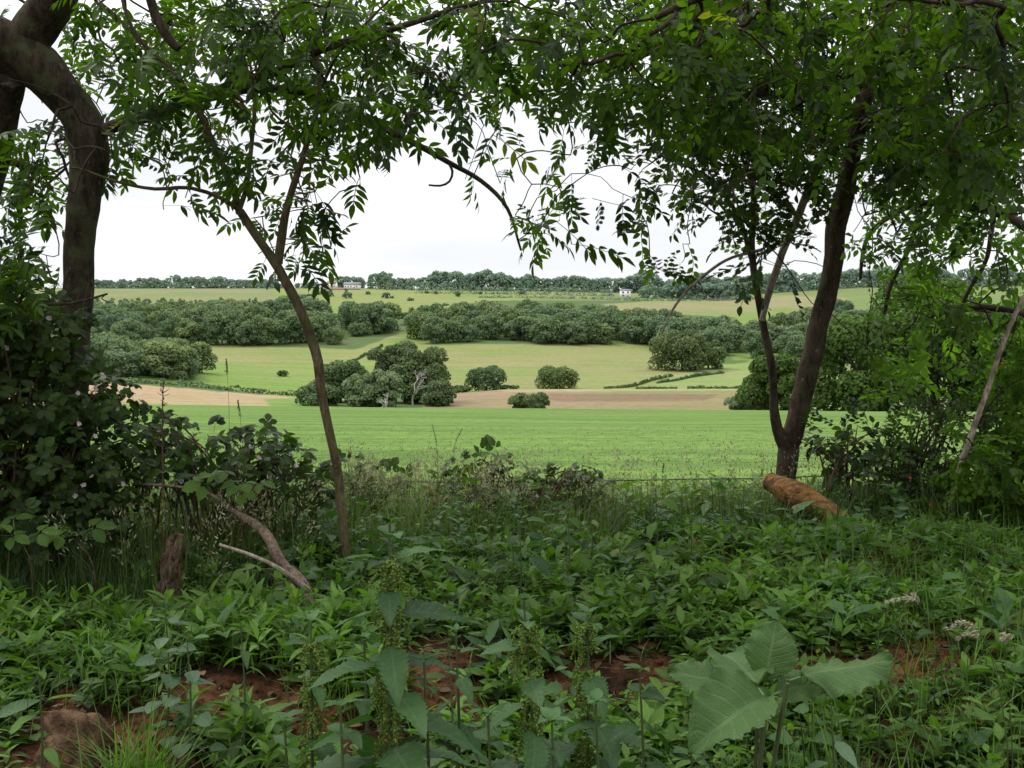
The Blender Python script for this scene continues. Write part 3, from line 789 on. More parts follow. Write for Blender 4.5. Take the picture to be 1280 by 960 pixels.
hedge([(795, 336), (860, 337), (935, 336), (1040, 337)], 2.8, 1.2, 'low clipped hedge between the brown field and right pasture', CC)
hedge([(755, 345), (790, 365), (815, 400), (840, 430)], 3.6, 1.8, 'bushy hedge climbing from the brown field to the big dark tree', CC)
hedge([(822, 385), (845, 400), (868, 425), (905, 455)], 3.2, 1.6, 'short broken hedge right of the climbing one', CC)
hedge([(428, 500), (445, 540), (462, 590), (478, 640)], 3.4, 1.6, 'thin hedge running uphill left of the grassy gap', M['crown_wood'])
hedge([(478, 790), (505, 790), (530, 800)], 3, 1.5, 'short hedge across the top of the grassy gap', M['crown_wood'])
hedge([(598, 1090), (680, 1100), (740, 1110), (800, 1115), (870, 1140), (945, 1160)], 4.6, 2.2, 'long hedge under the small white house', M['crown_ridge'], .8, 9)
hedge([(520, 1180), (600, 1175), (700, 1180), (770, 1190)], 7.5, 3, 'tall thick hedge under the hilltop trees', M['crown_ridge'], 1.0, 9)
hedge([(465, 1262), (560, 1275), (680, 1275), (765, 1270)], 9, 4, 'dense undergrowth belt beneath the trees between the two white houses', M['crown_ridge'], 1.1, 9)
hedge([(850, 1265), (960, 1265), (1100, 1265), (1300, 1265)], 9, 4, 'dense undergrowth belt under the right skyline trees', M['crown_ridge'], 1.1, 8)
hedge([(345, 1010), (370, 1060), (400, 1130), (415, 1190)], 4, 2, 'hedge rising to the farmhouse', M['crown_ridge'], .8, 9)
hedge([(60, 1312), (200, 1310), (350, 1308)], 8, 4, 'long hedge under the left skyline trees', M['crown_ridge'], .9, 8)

# ------------------------------------------------------------------ houses on the hill
def box(g, x0, x1, y0, y1, z0, z1, T, mat=0):
    V = np.array([(x, y, z) for x in (x0, x1) for y in (y0, y1) for z in (z0, z1)], float)
    Fq = np.array([(0, 1, 3, 2), (4, 6, 7, 5), (0, 4, 5, 1), (2, 3, 7, 6), (0, 2, 6, 4), (1, 5, 7, 3)])
    g.add(T(V), Fq, None, mat)
def house(root, x0, x1, d, h, roof_h, T, wallm, roofm, windows=(), chimney=None, door=None):
    g = Geo(); box(g, x0, x1, 0, d, -1.5, h, T)
    V = np.array([(x0, 0, h), (x0, d, h), (x0, d / 2, h + roof_h), (x1, 0, h), (x1, d, h), (x1, d / 2, h + roof_h)], float)
    g.add(T(V), [(0, 2, 1), (3, 4, 5)]); wl = g.build('wall', wallm, root, False)
    g = Geo(); o = .4
    e = o * roof_h / (d / 2)
    V = np.array([(x0 - o, -o, h - e + .05), (x1 + o, -o, h - e + .05), (x1 + o, d / 2, h + roof_h + .05), (x0 - o, d / 2, h + roof_h + .05),
                  (x0 - o, d + o, h - e + .05), (x1 + o, d + o, h - e + .05)], float)
    V2 = V + np.array([0, 0, .25])
    g.add(T(np.vstack([V, V2])), [(0, 1, 2, 3), (3, 2, 5, 4), (6, 9, 8, 7), (9, 10, 11, 8), (0, 6, 7, 1), (4, 5, 11, 10), (0, 3, 9, 6), (3, 4, 10, 9), (1, 7, 8, 2), (2, 8, 11, 5)])
    rf = g.build('roof', roofm, root, False)
    for (wx, wz, ww, wh) in windows:
        g = Geo(); box(g, wx - ww / 2 - .12, wx + ww / 2 + .12, -.06, .1, wz - .12, wz + wh + .12, T); f = g.build('window', M['wall_white'], root, False)
        g = Geo(); box(g, wx - ww / 2, wx + ww / 2, -.09, -.05, wz, wz + wh, T); g.build('pane', M['window_glass'], f, False)
    if door is not None:
        g = Geo(); box(g, door - .6, door + .6, -.08, .05, -.3, 2.1, T); g.build('door', M['roof_slate'], root, False)
    for cx in (chimney or []):
        g = Geo(); box(g, cx - .7, cx + .7, d / 2 - .6, d / 2 + .6, h + roof_h * .6, h + roof_h + 1.8, T); g.build('chimney', M['wall_white'], rf, False)
def TR_(base, rot=0):
    c, s = math.cos(rot), math.sin(rot)
    def T(V):
        V = np.asarray(V, float); return np.c_[V[:, 0] * c - V[:, 1] * s, V[:, 0] * s + V[:, 1] * c, V[:, 2]] + base
    return T
b = on_hill(438, 1262); b[2] += 2.0
r = empty('farmhouse', b, 'long low white farmhouse with a grey roof on the hilltop', 'house')
house(r, -8, 13, 8, 4.2, 3.4, TR_(b, .1), M['wall_white'], M['roof_slate'], [(x, 1.2, 1.3, 1.6) for x in (-6, -2.5, 1, 8)], [2], 5)
b2 = on_hill(415, 1270); b2[2] += 2.4
r = empty('farmhouse', b2, 'white two storey house with brick wing at the left end of the farm', 'house')
house(r, -7, 5, 8, 5.2, 3.6, TR_(b2, -.15), M['wall_white'], M['roof_tile'], [(x, z, 1.2, 1.4) for x in (-5, -1, 3) for z in (.9, 3.6)], [-4], 1)
b4 = on_hill(423, 1245)
b4[2] += .6
r = empty('garden_wall', b4, 'pinkish brick garden wall below the white farmhouses', 'wall')
g = Geo(); box(g, -18, 12, 0, .5, -1, 2.2, TR_(b4, .05)); g.build('brick_face', M['brick'], r, False)
g = Geo(); box(g, -18.2, 12.2, -.1, .6, 2.203, 2.4, TR_(b4, .05)); g.build('coping', M['wall_white'], r, False)
b3 = on_hill(782, 1150); b3[2] += 1.5
r = empty('cottage', b3, 'small square white house among trees right of the hill middle', 'house')
house(r, -5.8, 5.8, 7, 7.6, 1.6, TR_(b3, .04), M['wall_white'], M['roof_slate'], [(-3, 4.4, 2.0, 2.0), (2.6, 4.4, 1.6, 2.2), (-3, 1, 1.8, 1.8)], None, 2.4)

# ------------------------------------------------------------------ trees that frame the view
def fr(px, py, Y): return W(px, py, Y)
def project(P):
    return 640 + F * P[..., 0] / P[..., 1], HOR - F * (P[..., 2] - EYE) / P[..., 1]

DENS = [  # leafiness of the canopy, one digit for each 40 px of the photograph
 "23588888898878999999999999999999",
 "24677888888887888999999999999999",
 "43457888888777888889999999999999",
 "55557776678877677888899999999999",
 "67664567643554465123578999999999",
 "66552577542110256312357888589887",
 "33310366653000026533347775478886",
 "32000012552000016511244532267886",
 "42100000431000004100222521056776",
 "32000000000000000000000410035665",
 "00000000000000000000000000035654",
 "00000000000000000000000000034433",
 "00000000000000000000000000022211"]
DM = np.array([[int(c) for c in r] for r in DENS], float)

class FrameTree:
    def __init__(s, name, base, label, cat, barkm, twigm, leafm, kinds, lsize, group=None):
        s.root = empty(name, base, label, cat, group); s.bark = barkm; s.twigm = twigm; s.leafm = leafm; s.kinds = kinds; s.ls = lsize
        s.nodes = []; s.rad = []; s.cl = []
    def limb(s, pts, name='limb', sides=12, rough=.07, mat=None, attach=True, world=False):
        P = np.array([(*(p[:3] if world else fr(p[0], p[1], p[2])), p[3] if world else p[3] * p[2] / F) for p in pts])
        Q = smooth_path(P, .04)
        # small kinks so that no limb is a clean curve
        n = len(Q); L = np.arange(n) * .04; k = R.rand() * 50
        amp = np.minimum(.35 * Q[:, 3] + .004, .012)[:, None]
        Q[:, :3] += amp * np.c_[noise2(L + k, L * 0, .16, 1), noise2(L + k, L * 0, .2, 2), noise2(L + k, L * 0, .22, 3)]
        g = Geo(); tube(g, Q[:, :3], Q[:, 3], sides, rough); g.build(name, mat or s.bark, s.root)
        if attach:
            s.nodes += list(Q[::2, :3]); s.rad += list(Q[::2, 3])
        return Q
    def build(s, seed=0, jit=.035, leafs_per=3, crown_label=None):
        if not s.cl: return
        N0 = len(s.nodes); nodes = [np.array(n) for n in s.nodes]; par = [-1] * N0
        arr = np.array(nodes)
        cl = np.array(s.cl)
        d = np.linalg.norm(cl[:, None] - arr[None], axis=2).min(1) if len(cl) * len(arr) < 2e7 else np.array([np.linalg.norm(arr - c, axis=1).min() for c in cl])
        order = np.argsort(d); ends = []
        buf = np.zeros((N0 + len(cl) * 4 + 5, 3)); buf[:N0] = arr; n = N0
        for ci in order:
            c = cl[ci]; dd = np.linalg.norm(buf[:n] - c, axis=1); a = int(np.argmin(dd)); L = dd[a]
            p0 = buf[a]; k = 3 if L > .12 else 1
            prev = a
            for i in range(1, k + 1):
                t = i / k; q = p0 * (1 - t) + c * t
                if i < k: q = q + R.normal(size=3) * L * .05 + np.array([0, 0, .08 * L * math.sin(t * math.pi)])
                buf[n] = q; par.append(prev); prev = n; n += 1
            ends.append(prev)
        P = buf[:n]; load = np.zeros(n)
        for e in ends: load[e] += 1
        for i in range(n - 1, N0 - 1, -1): load[par[i]] += load[i]
        rad = np.minimum(np.sqrt(load) * .0012 + .0007, .009)
        g = Geo()
        child = {}
        for i in range(N0, n): child.setdefault(par[i], []).append(i)
        starts = [i for i in range(N0, n) if par[i] < N0 or child[par[i]][0] != i]
        for st in starts:
            pth = [par[st]]; i = st
            while True:
                pth.append(i)
                if i not in child: break
                i = child[i][0]
            pts = P[pth]; rr = rad[pth].copy(); rr[0] = rr[1]
            if len(pts) < 3: pts = np.vstack([pts[0], (pts[0] + pts[1]) / 2, pts[1]]); rr = np.r_[rr[0], rr[0], rr[1]]
            Q = smooth_path(np.c_[pts, rr], .06); tube(g, Q[:, :3], np.maximum(Q[:, 3], .0009), 5 if rr.max() > .004 else 4, 0, False)
        g.build('twigs', s.twigm, s.root)
        g = Geo(); pos = []; dr = []; up = []
        for e in ends:
            p = P[e]; pd = norm(P[e] - P[par[e]])
            nl = leafs_per + R.randint(-1, 2)
            for j in range(nl):
                back = R.uniform(0, .6) if j else 0
                q = p - (P[e] - P[par[e]]) * back
                dd = norm(pd * .7 + R.normal(size=3) * .75 + np.array([0, 0, -.06]))
                dr.append(dd); pos.append(q); up.append(norm(np.array([0, 0, 1.]) + R.normal(size=3) * .45))
        pos = np.array(pos); dr = np.array(dr); up = np.array(up)
        # leaves whose tip would close a gap of the canopy are mostly absent
        tip = pos + dr * s.ls * .8; px, py = project(tip)
        c = np.clip((px // 40).astype(int), 0, 31); rw = (py // 40).astype(int)
        inside = (px > 0) & (px < 1280) & (py > 0) & (py < 960) & (tip[:, 1] > .5)
        dens = np.where(rw < 13, DM[np.clip(rw, 0, 12), c], 0)
        keep = ~inside | (R.rand(len(pos)) < np.where(dens == 0, .04, np.clip(.35 + dens * .2, 0, 1)))
        # the trunks stand clear of their own foliage on the lane side
        for (ax, ay, bx, by, rr_, ymax) in ((95, 200, 88, 470, 30, 4.4), (100, 140, 98, 210, 34, 4.4), (10, 60, 100, 140, 40, 4.3), (345, 330, 430, 700, 12, 4.3), (1062, 215, 985, 560, 20, 5.3), (1082, 120, 1062, 215, 12, 4.9), (966, 460, 985, 560, 12, 5.2)):
            for q in (pos, tip, (pos + tip) / 2):
                qx, qy = project(q); ab = np.array([bx - ax, by - ay], float)
                tt = np.clip(((qx - ax) * ab[0] + (qy - ay) * ab[1]) / (ab @ ab), 0, 1)
                dd = np.hypot(qx - ax - tt * ab[0], qy - ay - tt * ab[1])
                keep &= ~((dd < rr_) & (q[:, 1] < ymax) & (q[:, 1] > 1) & (R.rand(len(q)) < .9))
        # nothing hangs right in front of the lens
        keep &= np.linalg.norm(pos - np.array([0, 0, EYE]), axis=1) > 1.1
        pos, dr, up = pos[keep], dr[keep], up[keep]
        rot = rotm(dr, up); sel = R.randint(0, len(s.kinds), len(pos))
        for k, t in enumerate(s.kinds):
            m = sel == k
            inst(g, t, pos[m], rot[m], s.ls * R.uniform(.7, 1.25, m.sum()))
        cr = g.build('crown', s.leafm, s.root)

base = fr(86, 655, 4.2); base[2] = gz(base[0], base[1])
ash = FrameTree('ash_tree', base, 'old ash tree on the left with a bent trunk and thick forked arm', 'tree', M['bark_ash'], M['twig'], M['ash_leaf'], ASH, .165)
ash.limb([(84, 720, 4.2, 30), (87, 660, 4.2, 23), (90, 470, 4.2, 19.5), (96, 350, 4.2, 18.5), (104, 250, 4.2, 19.5), (112, 190, 4.2, 24), (98, 142, 4.2, 24), (62, 98, 4.15, 27), (18, 66, 4.1, 32), (-60, 40, 4.0, 38), (-190, 60, 3.9, 44), (-300, 300, 3.9, 48), (-330, 760, 3.9, 56)], 'trunk', 20, .06, attach=False)
ash.limb([(20, 75, 4.1, 24), (48, 34, 4.1, 25), (84, -25, 4.0, 25), (150, -140, 3.8, 26), (260, -260, 3.3, 20), (380, -380, 2.6, 14)], 'limb', 14)
ash.limb([(14, 95, 4.1, 22), (6, 140, 4.2, 20), (-6, 200, 4.3, 18), (-30, 290, 4.4, 16)], 'limb', 12, attach=False)
ash.limb([(118, 172, 4.2, 8.84), (150, 158, 4.15, 8.16), (200, 143, 4.1, 7.82), (262, 120, 4.0, 7.48), (330, 96, 3.9, 6.12), (400, 62, 3.8, 5.10), (485, 38, 3.7, 4.08), (600, 5, 3.6, 3.06), (720, -30, 3.5, 2.04)], 'limb', 10)
ash.limb([(258, 123, 4.0, 5.60), (320, 112, 4.1, 5.20), (385, 118, 4.2, 4.80), (440, 142, 4.3, 4.40), (512, 176, 4.3, 4.00), (560, 204, 4.3, 3.20), (600, 228, 4.3, 2.88), (634, 262, 4.3, 2.24), (652, 312, 4.3, 1.44)], 'limb', 8)
ash.limb([(175, -40, 3.9, 6), (195, 20, 3.9, 6), (215, 52, 3.9, 6), (226, 62, 3.9, 5)], 'limb', 8)
ash.limb([(150, -140, 3.8, 14), (330, -120, 3.5, 11), (520, -90, 3.4, 9), (700, -60, 3.3, 6), (830, -50, 3.2, 4)], 'limb', 8)
ash.limb([(-60, 50, 4.0, 14), (-80, 120, 4.6, 10), (-20, 190, 5.2, 7), (60, 215, 5.4, 4)], 'limb', 8)
ash.limb([(560, 204, 4.3, 2), (566, 214, 4.25, 1.8), (563, 226, 4.2, 1.6), (552, 232, 4.2, 1.5), (537, 232, 4.2, 1.3)], 'limb', 5, attach=False)

sb = fr(431, 702, 4.0); sb[2] = gz(sb[0], sb[1])
sap = FrameTree('ash_sapling', sb, 'slender leaning ash sapling with a forked top, left of centre', 'sapling', M['bark_sapling'], M['bark_sapling'], M['ash_leaf'], ASH, .165)
sap.limb([(432, 735, 4.0, 6.56), (431, 700, 4.0, 6.15), (427, 640, 4.0, 5.74), (421, 575, 4.0, 5.74), (408, 510, 4.0, 5.74), (392, 440, 4.0, 6.15), (372, 385, 4.0, 6.15), (348, 335, 4.0, 6.15), (322, 295, 4.0, 5.33), (302, 265, 4.0, 5.33)], 'trunk', 12, .07, attach=False)
sap.limb([(302, 266, 4.0, 5), (292, 235, 3.98, 4), (268, 185, 3.95, 4), (243, 130, 3.9, 3.6), (220, 92, 3.85, 3.5), (190, 68, 3.8, 3), (165, 35, 3.75, 2.5), (150, -20, 3.7, 2)], 'limb', 7)
sap.limb([(346, 330, 4.0, 6), (354, 285, 4.0, 5.5), (366, 245, 4.0, 4.5), (380, 190, 4.0, 4), (394, 140, 4.0, 3.8), (401, 90, 4.0, 3.4), (390, 50, 4.0, 2.8), (376, 10, 4.0, 2.2), (370, -30, 4.0, 2)], 'limb', 7)
sap.limb([(302, 262, 4.0, 3.4), (308, 230, 4.05, 3), (315, 180, 4.1, 2.6), (318, 120, 4.1, 2.2), (310, 60, 4.1, 1.6)], 'limb', 6)
sap.limb([(300, 264, 4.0, 3.4), (278, 248, 3.95, 3), (240, 236, 3.9, 2.6), (195, 238, 3.85, 2.4), (150, 228, 3.8, 2), (105, 212, 3.75, 1.4), (88, 210, 3.7, 1)], 'limb', 6)
sap.limb([(398, 120, 4.0, 2.4), (420, 75, 3.9, 2), (450, 40, 3.8, 1.8), (490, 0, 3.7, 1.4)], 'limb', 5)
for a in ([(312, 145, 3.8, 2), (290, 100, 3.8, 1.8), (270, 75, 3.8, 1.4)], [(375, 165, 3.85, 1.8), (340, 140, 3.8, 1.6), (325, 100, 3.8, 1.4), (300, 85, 3.8, 1.2)], [(240, 118, 3.85, 1.8), (280, 110, 3.8, 1.5), (330, 85, 3.8, 1.2), (400, 75, 3.8, 1.0)],
          [(380, 195, 3.95, 1.8), (396, 201, 3.9, 1.6), (410, 200, 3.9, 1.3), (414, 195, 3.9, 1)]):
    sap.limb(a, 'twig', 5, attach=False)

rb = fr(982, 655, 5.1); rb[2] = gz(rb[0], rb[1])
rtree = FrameTree('forked_tree', rb, 'forked grey-brown tree right of centre with one thick and one thin stem', 'tree', M['bark_right'], M['twig'], M['thorn_leaf'], ELMS + THORN[:3], .16)
rtree.limb([(983, 700, 5.1, 24), (982, 650, 5.1, 13.44), (982, 600, 5.1, 12.60), (984, 560, 5.1, 13.44), (992, 530, 5.1, 12.60), (1008, 470, 5.1, 13.02), (1022, 420, 5.1, 12.60), (1037, 340, 5.1, 11.76), (1048, 270, 5.1, 12.60), (1062, 205, 5.05, 10.92), (1078, 140, 5.0, 9.24), (1092, 70, 4.9, 7.56), (1110, 0, 4.8, 6.72), (1130, -120, 4.5, 5.04)], 'trunk', 16, .06)
rtree.limb([(984, 556, 5.1, 9.35), (974, 535, 5.08, 7.22), (969, 505, 5.05, 5.52), (966, 460, 5.0, 5.10), (957, 420, 5.0, 4.67), (946, 370, 5.0, 4.25), (940, 320, 5.0, 4.25), (940, 270, 5.0, 3.40), (938, 220, 5.0, 2.55)], 'limb', 10, .09)
rtree.limb([(941, 330, 5.0, 3.2), (928, 285, 5.0, 3), (912, 255, 5.0, 2.6), (890, 225, 4.9, 2), (850, 205, 4.8, 1.6)], 'limb', 6)
rtree.limb([(1072, 160, 5.0, 7), (1030, 130, 4.8, 6), (960, 118, 4.6, 5), (880, 130, 4.4, 4), (800, 155, 4.3, 3), (730, 160, 4.3, 2)], 'limb', 8)
rtree.limb([(1060, 215, 5.05, 7), (1110, 190, 5.0, 6), (1180, 175, 4.8, 5), (1260, 150, 4.6, 4), (1360, 130, 4.4, 3)], 'limb', 8)
rtree.limb([(1085, 100, 4.95, 6), (1150, 60, 4.8, 5), (1230, 40, 4.6, 4), (1330, 40, 4.4, 3)], 'limb', 8)
rtree.limb([(1110, 0, 4.8, 6), (1000, -20, 4.4, 5), (900, 10, 4.0, 4), (830, 60, 3.8, 3), (760, 90, 3.8, 2)], 'limb', 8)
# pale dead branch hung up in front of the tree
db = FrameTree('dead_branch', fr(957, 392, 4.85), 'pale bare branch hung up in front of the forked tree', 'branch', M['dead_wood'], M['dead_wood'], M['thorn_leaf'], THORN, .16)
db.limb([(952, 400, 4.96, 3.5), (962, 362, 4.9, 4.5), (978, 320, 4.85, 4.5), (992, 285, 4.8, 5), (1004, 255, 4.75, 5.2), (1022, 210, 4.7, 5), (1040, 185, 4.65, 5), (1062, 148, 4.6, 5.5), (1082, 118, 4.55, 6.5), (1098, 95, 4.5, 6), (1112, 60, 4.5, 3.5), (1100, 20, 4.4, 3), (1115, -30, 4.4, 2.5)], 'stem', 9, .1)
db.limb([(998, 270, 4.78, 2.6), (960, 240, 4.6, 2.2), (930, 225, 4.5, 2), (905, 232, 4.4, 1.6)], 'limb', 6)
db.limb([(1100, 95, 4.5, 3), (1130, 110, 4.5, 2.4), (1180, 130, 4.5, 1.8)], 'limb', 6)
db.limb([(952, 312, 4.85, 2.4), (915, 322, 4.7, 2.0), (885, 340, 4.6, 1.9), (862, 360, 4.6, 1.7), (846, 380, 4.6, 1.8), (836, 398, 4.6, 1.6), (828, 418, 4.6, 1.2)], 'limb', 6, .15)

# right: hawthorn with bright backlit leaves, rooted in the hedge bank
hb = fr(1235, 520, 4.6); hb[2] = gz(hb[0], hb[1])
haw = FrameTree('hawthorn', hb, 'hawthorn at the right edge with bright leaves and pale leaning stem', 'tree', M['dead_wood'], M['twig'], M['lime_leaf'], ELMS[:3] + ASH[:3], .18)
haw.limb([(1180, 680, 4.6, 4.40), (1200, 590, 4.6, 3.85), (1222, 515, 4.6, 3.30), (1238, 470, 4.6, 3.03), (1252, 430, 4.6, 3.03), (1268, 395, 4.6, 2.75), (1290, 350, 4.6, 2.75), (1320, 260, 4.6, 2.20)], 'stem', 10, .12)
haw.limb([(1400, 700, 4.8, 18), (1390, 520, 4.8, 16), (1370, 340, 4.9, 13), (1340, 180, 4.9, 9), (1320, 0, 4.8, 6), (1335, -140, 4.7, 4), (1300, -260, 4.6, 1)], 'trunk', 10)
haw.limb([(1372, 350, 4.9, 8), (1290, 290, 5.1, 6), (1220, 260, 5.3, 5), (1150, 255, 5.4, 4), (1090, 290, 5.5, 3), (1075, 350, 5.5, 2)], 'limb', 7, mat=M['twig'])
haw.limb([(1150, 258, 5.4, 3.5), (1135, 310, 5.4, 3), (1110, 370, 5.4, 2.5), (1098, 430, 5.4, 1.8)], 'limb', 7, mat=M['twig'])
haw.limb([(1380, 420, 4.9, 6), (1300, 400, 5.2, 5), (1220, 385, 5.4, 4), (1140, 400, 5.5, 3)], 'limb', 7, mat=M['twig'])
haw.limb([(1240, 262, 5.3, 3.5), (1232, 320, 5.2, 3), (1205, 380, 5.2, 2.4), (1190, 440, 5.2, 1.6)], 'limb', 6, mat=M['twig'])

# dark overhanging tree from the upper right, rooted behind the camera's right side
ob = np.array([3.9, 1.6, float(gz(3.9, 1.6))])
over = FrameTree('shade_tree', ob, 'leafy tree just off the right edge whose boughs hang over the top', 'tree', M['bark_ash'], M['twig'], M['ash_leaf'], ASH[:3] + ELMS[:3], .15)
over.limb([(3.9, 1.6, .5, .14), (3.85, 1.7, 1.6, .12), (3.7, 1.9, 2.6, .11), (3.5, 2.2, 3.6, .09), (3.2, 2.4, 4.6, .06)], 'trunk', 10, world=True)
over.limb([(3.7, 1.9, 2.7, .06), (2.8, 2.4, 2.95, .045), (1.9, 2.9, 2.95, .035), (1.0, 3.1, 2.9, .022), (.45, 3.2, 2.75, .01)], 'limb', 8, world=True)
over.limb([(3.5, 2.2, 3.5, .05), (2.2, 2.3, 3.7, .04), (.9, 2.2, 3.7, .03), (-.3, 2.0, 3.6, .02)], 'limb', 8, world=True)
over.limb([(3.6, 2.0, 3.0, .05), (3.0, 1.0, 3.6, .04), (1.6, .2, 3.9, .03), (.2, -.5, 4.0, .02)], 'limb', 8, world=True)
lb = np.array([-4.2, .4, float(gz(-4.2, .4))])  # unseen tree, added to darken the foreground with its canopy
lane = FrameTree('shade_tree', lb, 'unseen leafy tree off the left side, added so its boughs shade the lane', 'tree', M['bark_ash'], M['twig'], M['ash_leaf'], ASH[:3], .25)
lane.limb([(-4.2, .4, -.2, .17), (-4.1, .5, 1.6, .14), (-3.8, .8, 3.0, .12), (-3.4, 1.0, 4.4, .08)], 'trunk', 10, world=True)
lane.limb([(-3.9, .7, 2.8, .07), (-2.6, .8, 3.7, .05), (-1.2, .6, 4.0, .03), (.2, .4, 4.1, .02)], 'limb', 8, world=True)
lane.limb([(-3.8, .8, 3.0, .07), (-2.8, -.6, 3.6, .05), (-1.2, -1.4, 3.9, .03), (.4, -1.6, 4.0, .02)], 'limb', 8, world=True)

# leaf clusters: dealt over the canopy, each to the tree whose limb is nearest
TREES = {'ash': ash, 'sap': sap, 'right': rtree, 'haw': haw, 'over': over, 'db': db}
K = 0.34
for rI in range(13):
    for cI in range(32):
        d = DM[rI, cI]
        if d == 0: continue
        lam = d * K * (1 + .5 * (d >= 7) + .3 * (d >= 9)) * (1.2 if cI < 12 else 1.15) * (1.5 if cI >= 26 and rI >= 5 else 1) * (1.15 if rI < 5 and d >= 7 else 1) * (1.4 if cI >= 20 and rI < 6 else 1)
        for _ in range(R.poisson(lam)):
            px = (cI + R.rand()) * 40; py = (rI + R.rand()) * 40 - 8
            opts = []
            if px < 470: opts += ['ash'] * 3
            if 190 < px < 440 and py > 60: opts += ['sap'] * (6 if py > 165 else 1)
            if 440 <= px < 800: opts += ['ash'] * 3 + ['over'] * 1
            if px > 690: opts += ['over'] * (2 if py < 200 else 0)
            if px > 720: opts += ['right'] * 3
            if 880 < px < 1180 and py < 330: opts += ['db'] * 2
            if px > 1045 and py > 215: opts = ['haw'] * 6 + ['right'] * 1
            if px < 90 and py > 270: opts = ['ash']
            k = opts[R.randint(len(opts))]
            Y = {'ash': R.uniform(3.4, 5.2), 'sap': R.uniform(3.7, 4.3), 'right': R.uniform(4.0, 5.6), 'haw': R.uniform(4.6, 5.9), 'over': R.uniform(3.0, 4.0), 'db': R.uniform(4.2, 4.8)}[k]
            TREES[k].cl.append(W(px, py, Y))
def off_frame(tree, n, lo, hi):  # leaf clusters out of view, added to shade the bank
    c = 0
    while c < n:
        p = np.array([R.uniform(lo[i], hi[i]) for i in range(3)])
        if p[1] > .3:
            px, py = project(p)
            if -60 < px < 1340 and py > -30: continue
        tree.cl.append(p); c += 1
off_frame(ash, 260, (-4.5, 2.0, 3.0), (.8, 5.6, 5.0))
off_frame(rtree, 260, (.3, 3.0, 3.6), (4.5, 6.2, 5.4))
off_frame(over, 200, (-.8, -1.2, 3.0), (4.6, 3.2, 4.6))
off_frame(lane, 240, (-5, -2.5, 3.0), (1.0, 2.6, 4.8))
off_frame(haw, 120, (3.0, 3.6, 1.2), (5.0, 6.0, 3.6))
for t in (ash, sap, rtree, haw, over, lane, db): t.build()

# ------------------------------------------------------------------ fence
Yf = 5.5
def wire_z(x): return EYE - Yf * (598 - HOR) / F - .02 * np.cos(x * 1.2)
fence = empty('wire_fence', (0, Yf, float(gz(0, Yf))), 'thin single strand of wire along the near edge of the crop field', 'fence')
g = Geo(); x = np.linspace(-3.5, 4.0, 90); P = np.c_[x, np.full_like(x, Yf), wire_z(x) + .004 * noise2(x, x * 0, .3, 1)]
tube(g, P, .0042, 5); g.build('wire', M['wire'], fence)
for px_ in (-3.4, 3.25):
    g = Geo(); z0 = float(gz(px_, Yf + .06)); Q = np.array([(px_, Yf + .05, z0 - .2), (px_ + .01, Yf + .05, z0 + .2), (px_ + .02, Yf + .05, z0 + .62)])
    tube(g, smooth_path(np.c_[Q, [.045] * 3], .05)[:, :3], .042, 10, .05); g.build('post', M['post_wood'], fence)

# ------------------------------------------------------------------ fallen log, stump, bent dead stems
lg = empty('fallen_log', fr(1015, 630, 4.75), 'short orange-brown cut log leaning by the forked tree foot', 'log')
g = Geo(); Q = smooth_path([(*fr(962, 602, 4.85), .046), (*fr(994, 618, 4.7), .062), (*fr(1030, 637, 4.6), .056), (*fr(1075, 668, 4.5), .046), (*fr(1110, 690, 4.4), .04)], .03)
tube(g, Q[:, :3], Q[:, 3] * (1 + .10 * noise2(np.arange(len(Q)), np.zeros(len(Q)), 4, 9)), 18, .05, cap=False); g.build('body', M['log_wood'], lg)
g = Geo(); T0 = norm(Q[0, :3] - Q[2, :3]); tube(g, [Q[0, :3] - T0 * .008, Q[0, :3] + T0 * .006], [.047, .044], 18, .12); g.build('cut_end', M['log_cut'], lg)

sp_ = fr(210, 750, 3.3); sp_[2] = gz(sp_[0], sp_[1])
st = empty('tree_stump', sp_, 'rough narrow broken stump rising from the grass on the left', 'stump')
g = Geo(); Q = smooth_path([(*(sp_ + [0, 0, -.06]), .05), (*(sp_ + [0, 0, .03]), .042), (*fr(212, 715, 3.3), .037), (*fr(219, 690, 3.3), .030), (*fr(222, 678, 3.3), .026), (*fr(226, 668, 3.3), .010)], .012)
Q[:, 3] *= 1 + .18 * noise2(np.arange(len(Q)), np.zeros(len(Q)), 1.6, 4); tube(g, Q[:, :3], Q[:, 3], 28, .32); g.build('trunk', M['stump_bark'], st)
g = Geo()
for i in range(170):
    t = R.randint(2, len(Q) - 2); a = R.uniform(0, 6.28); n = np.array([math.cos(a), math.sin(a), .1])
    inst(g, CLUMPS[i % 5], [Q[t, :3] + n * Q[t, 3] * 1.06], rotm(np.array([[0, 0, 1.]]), np.array([n]) + R.normal(size=3) * .4), [np.array([.012, .022, .02]) * R.uniform(.5, 1.3)])
g.build('loose_bark', M['stump_bark'], st)

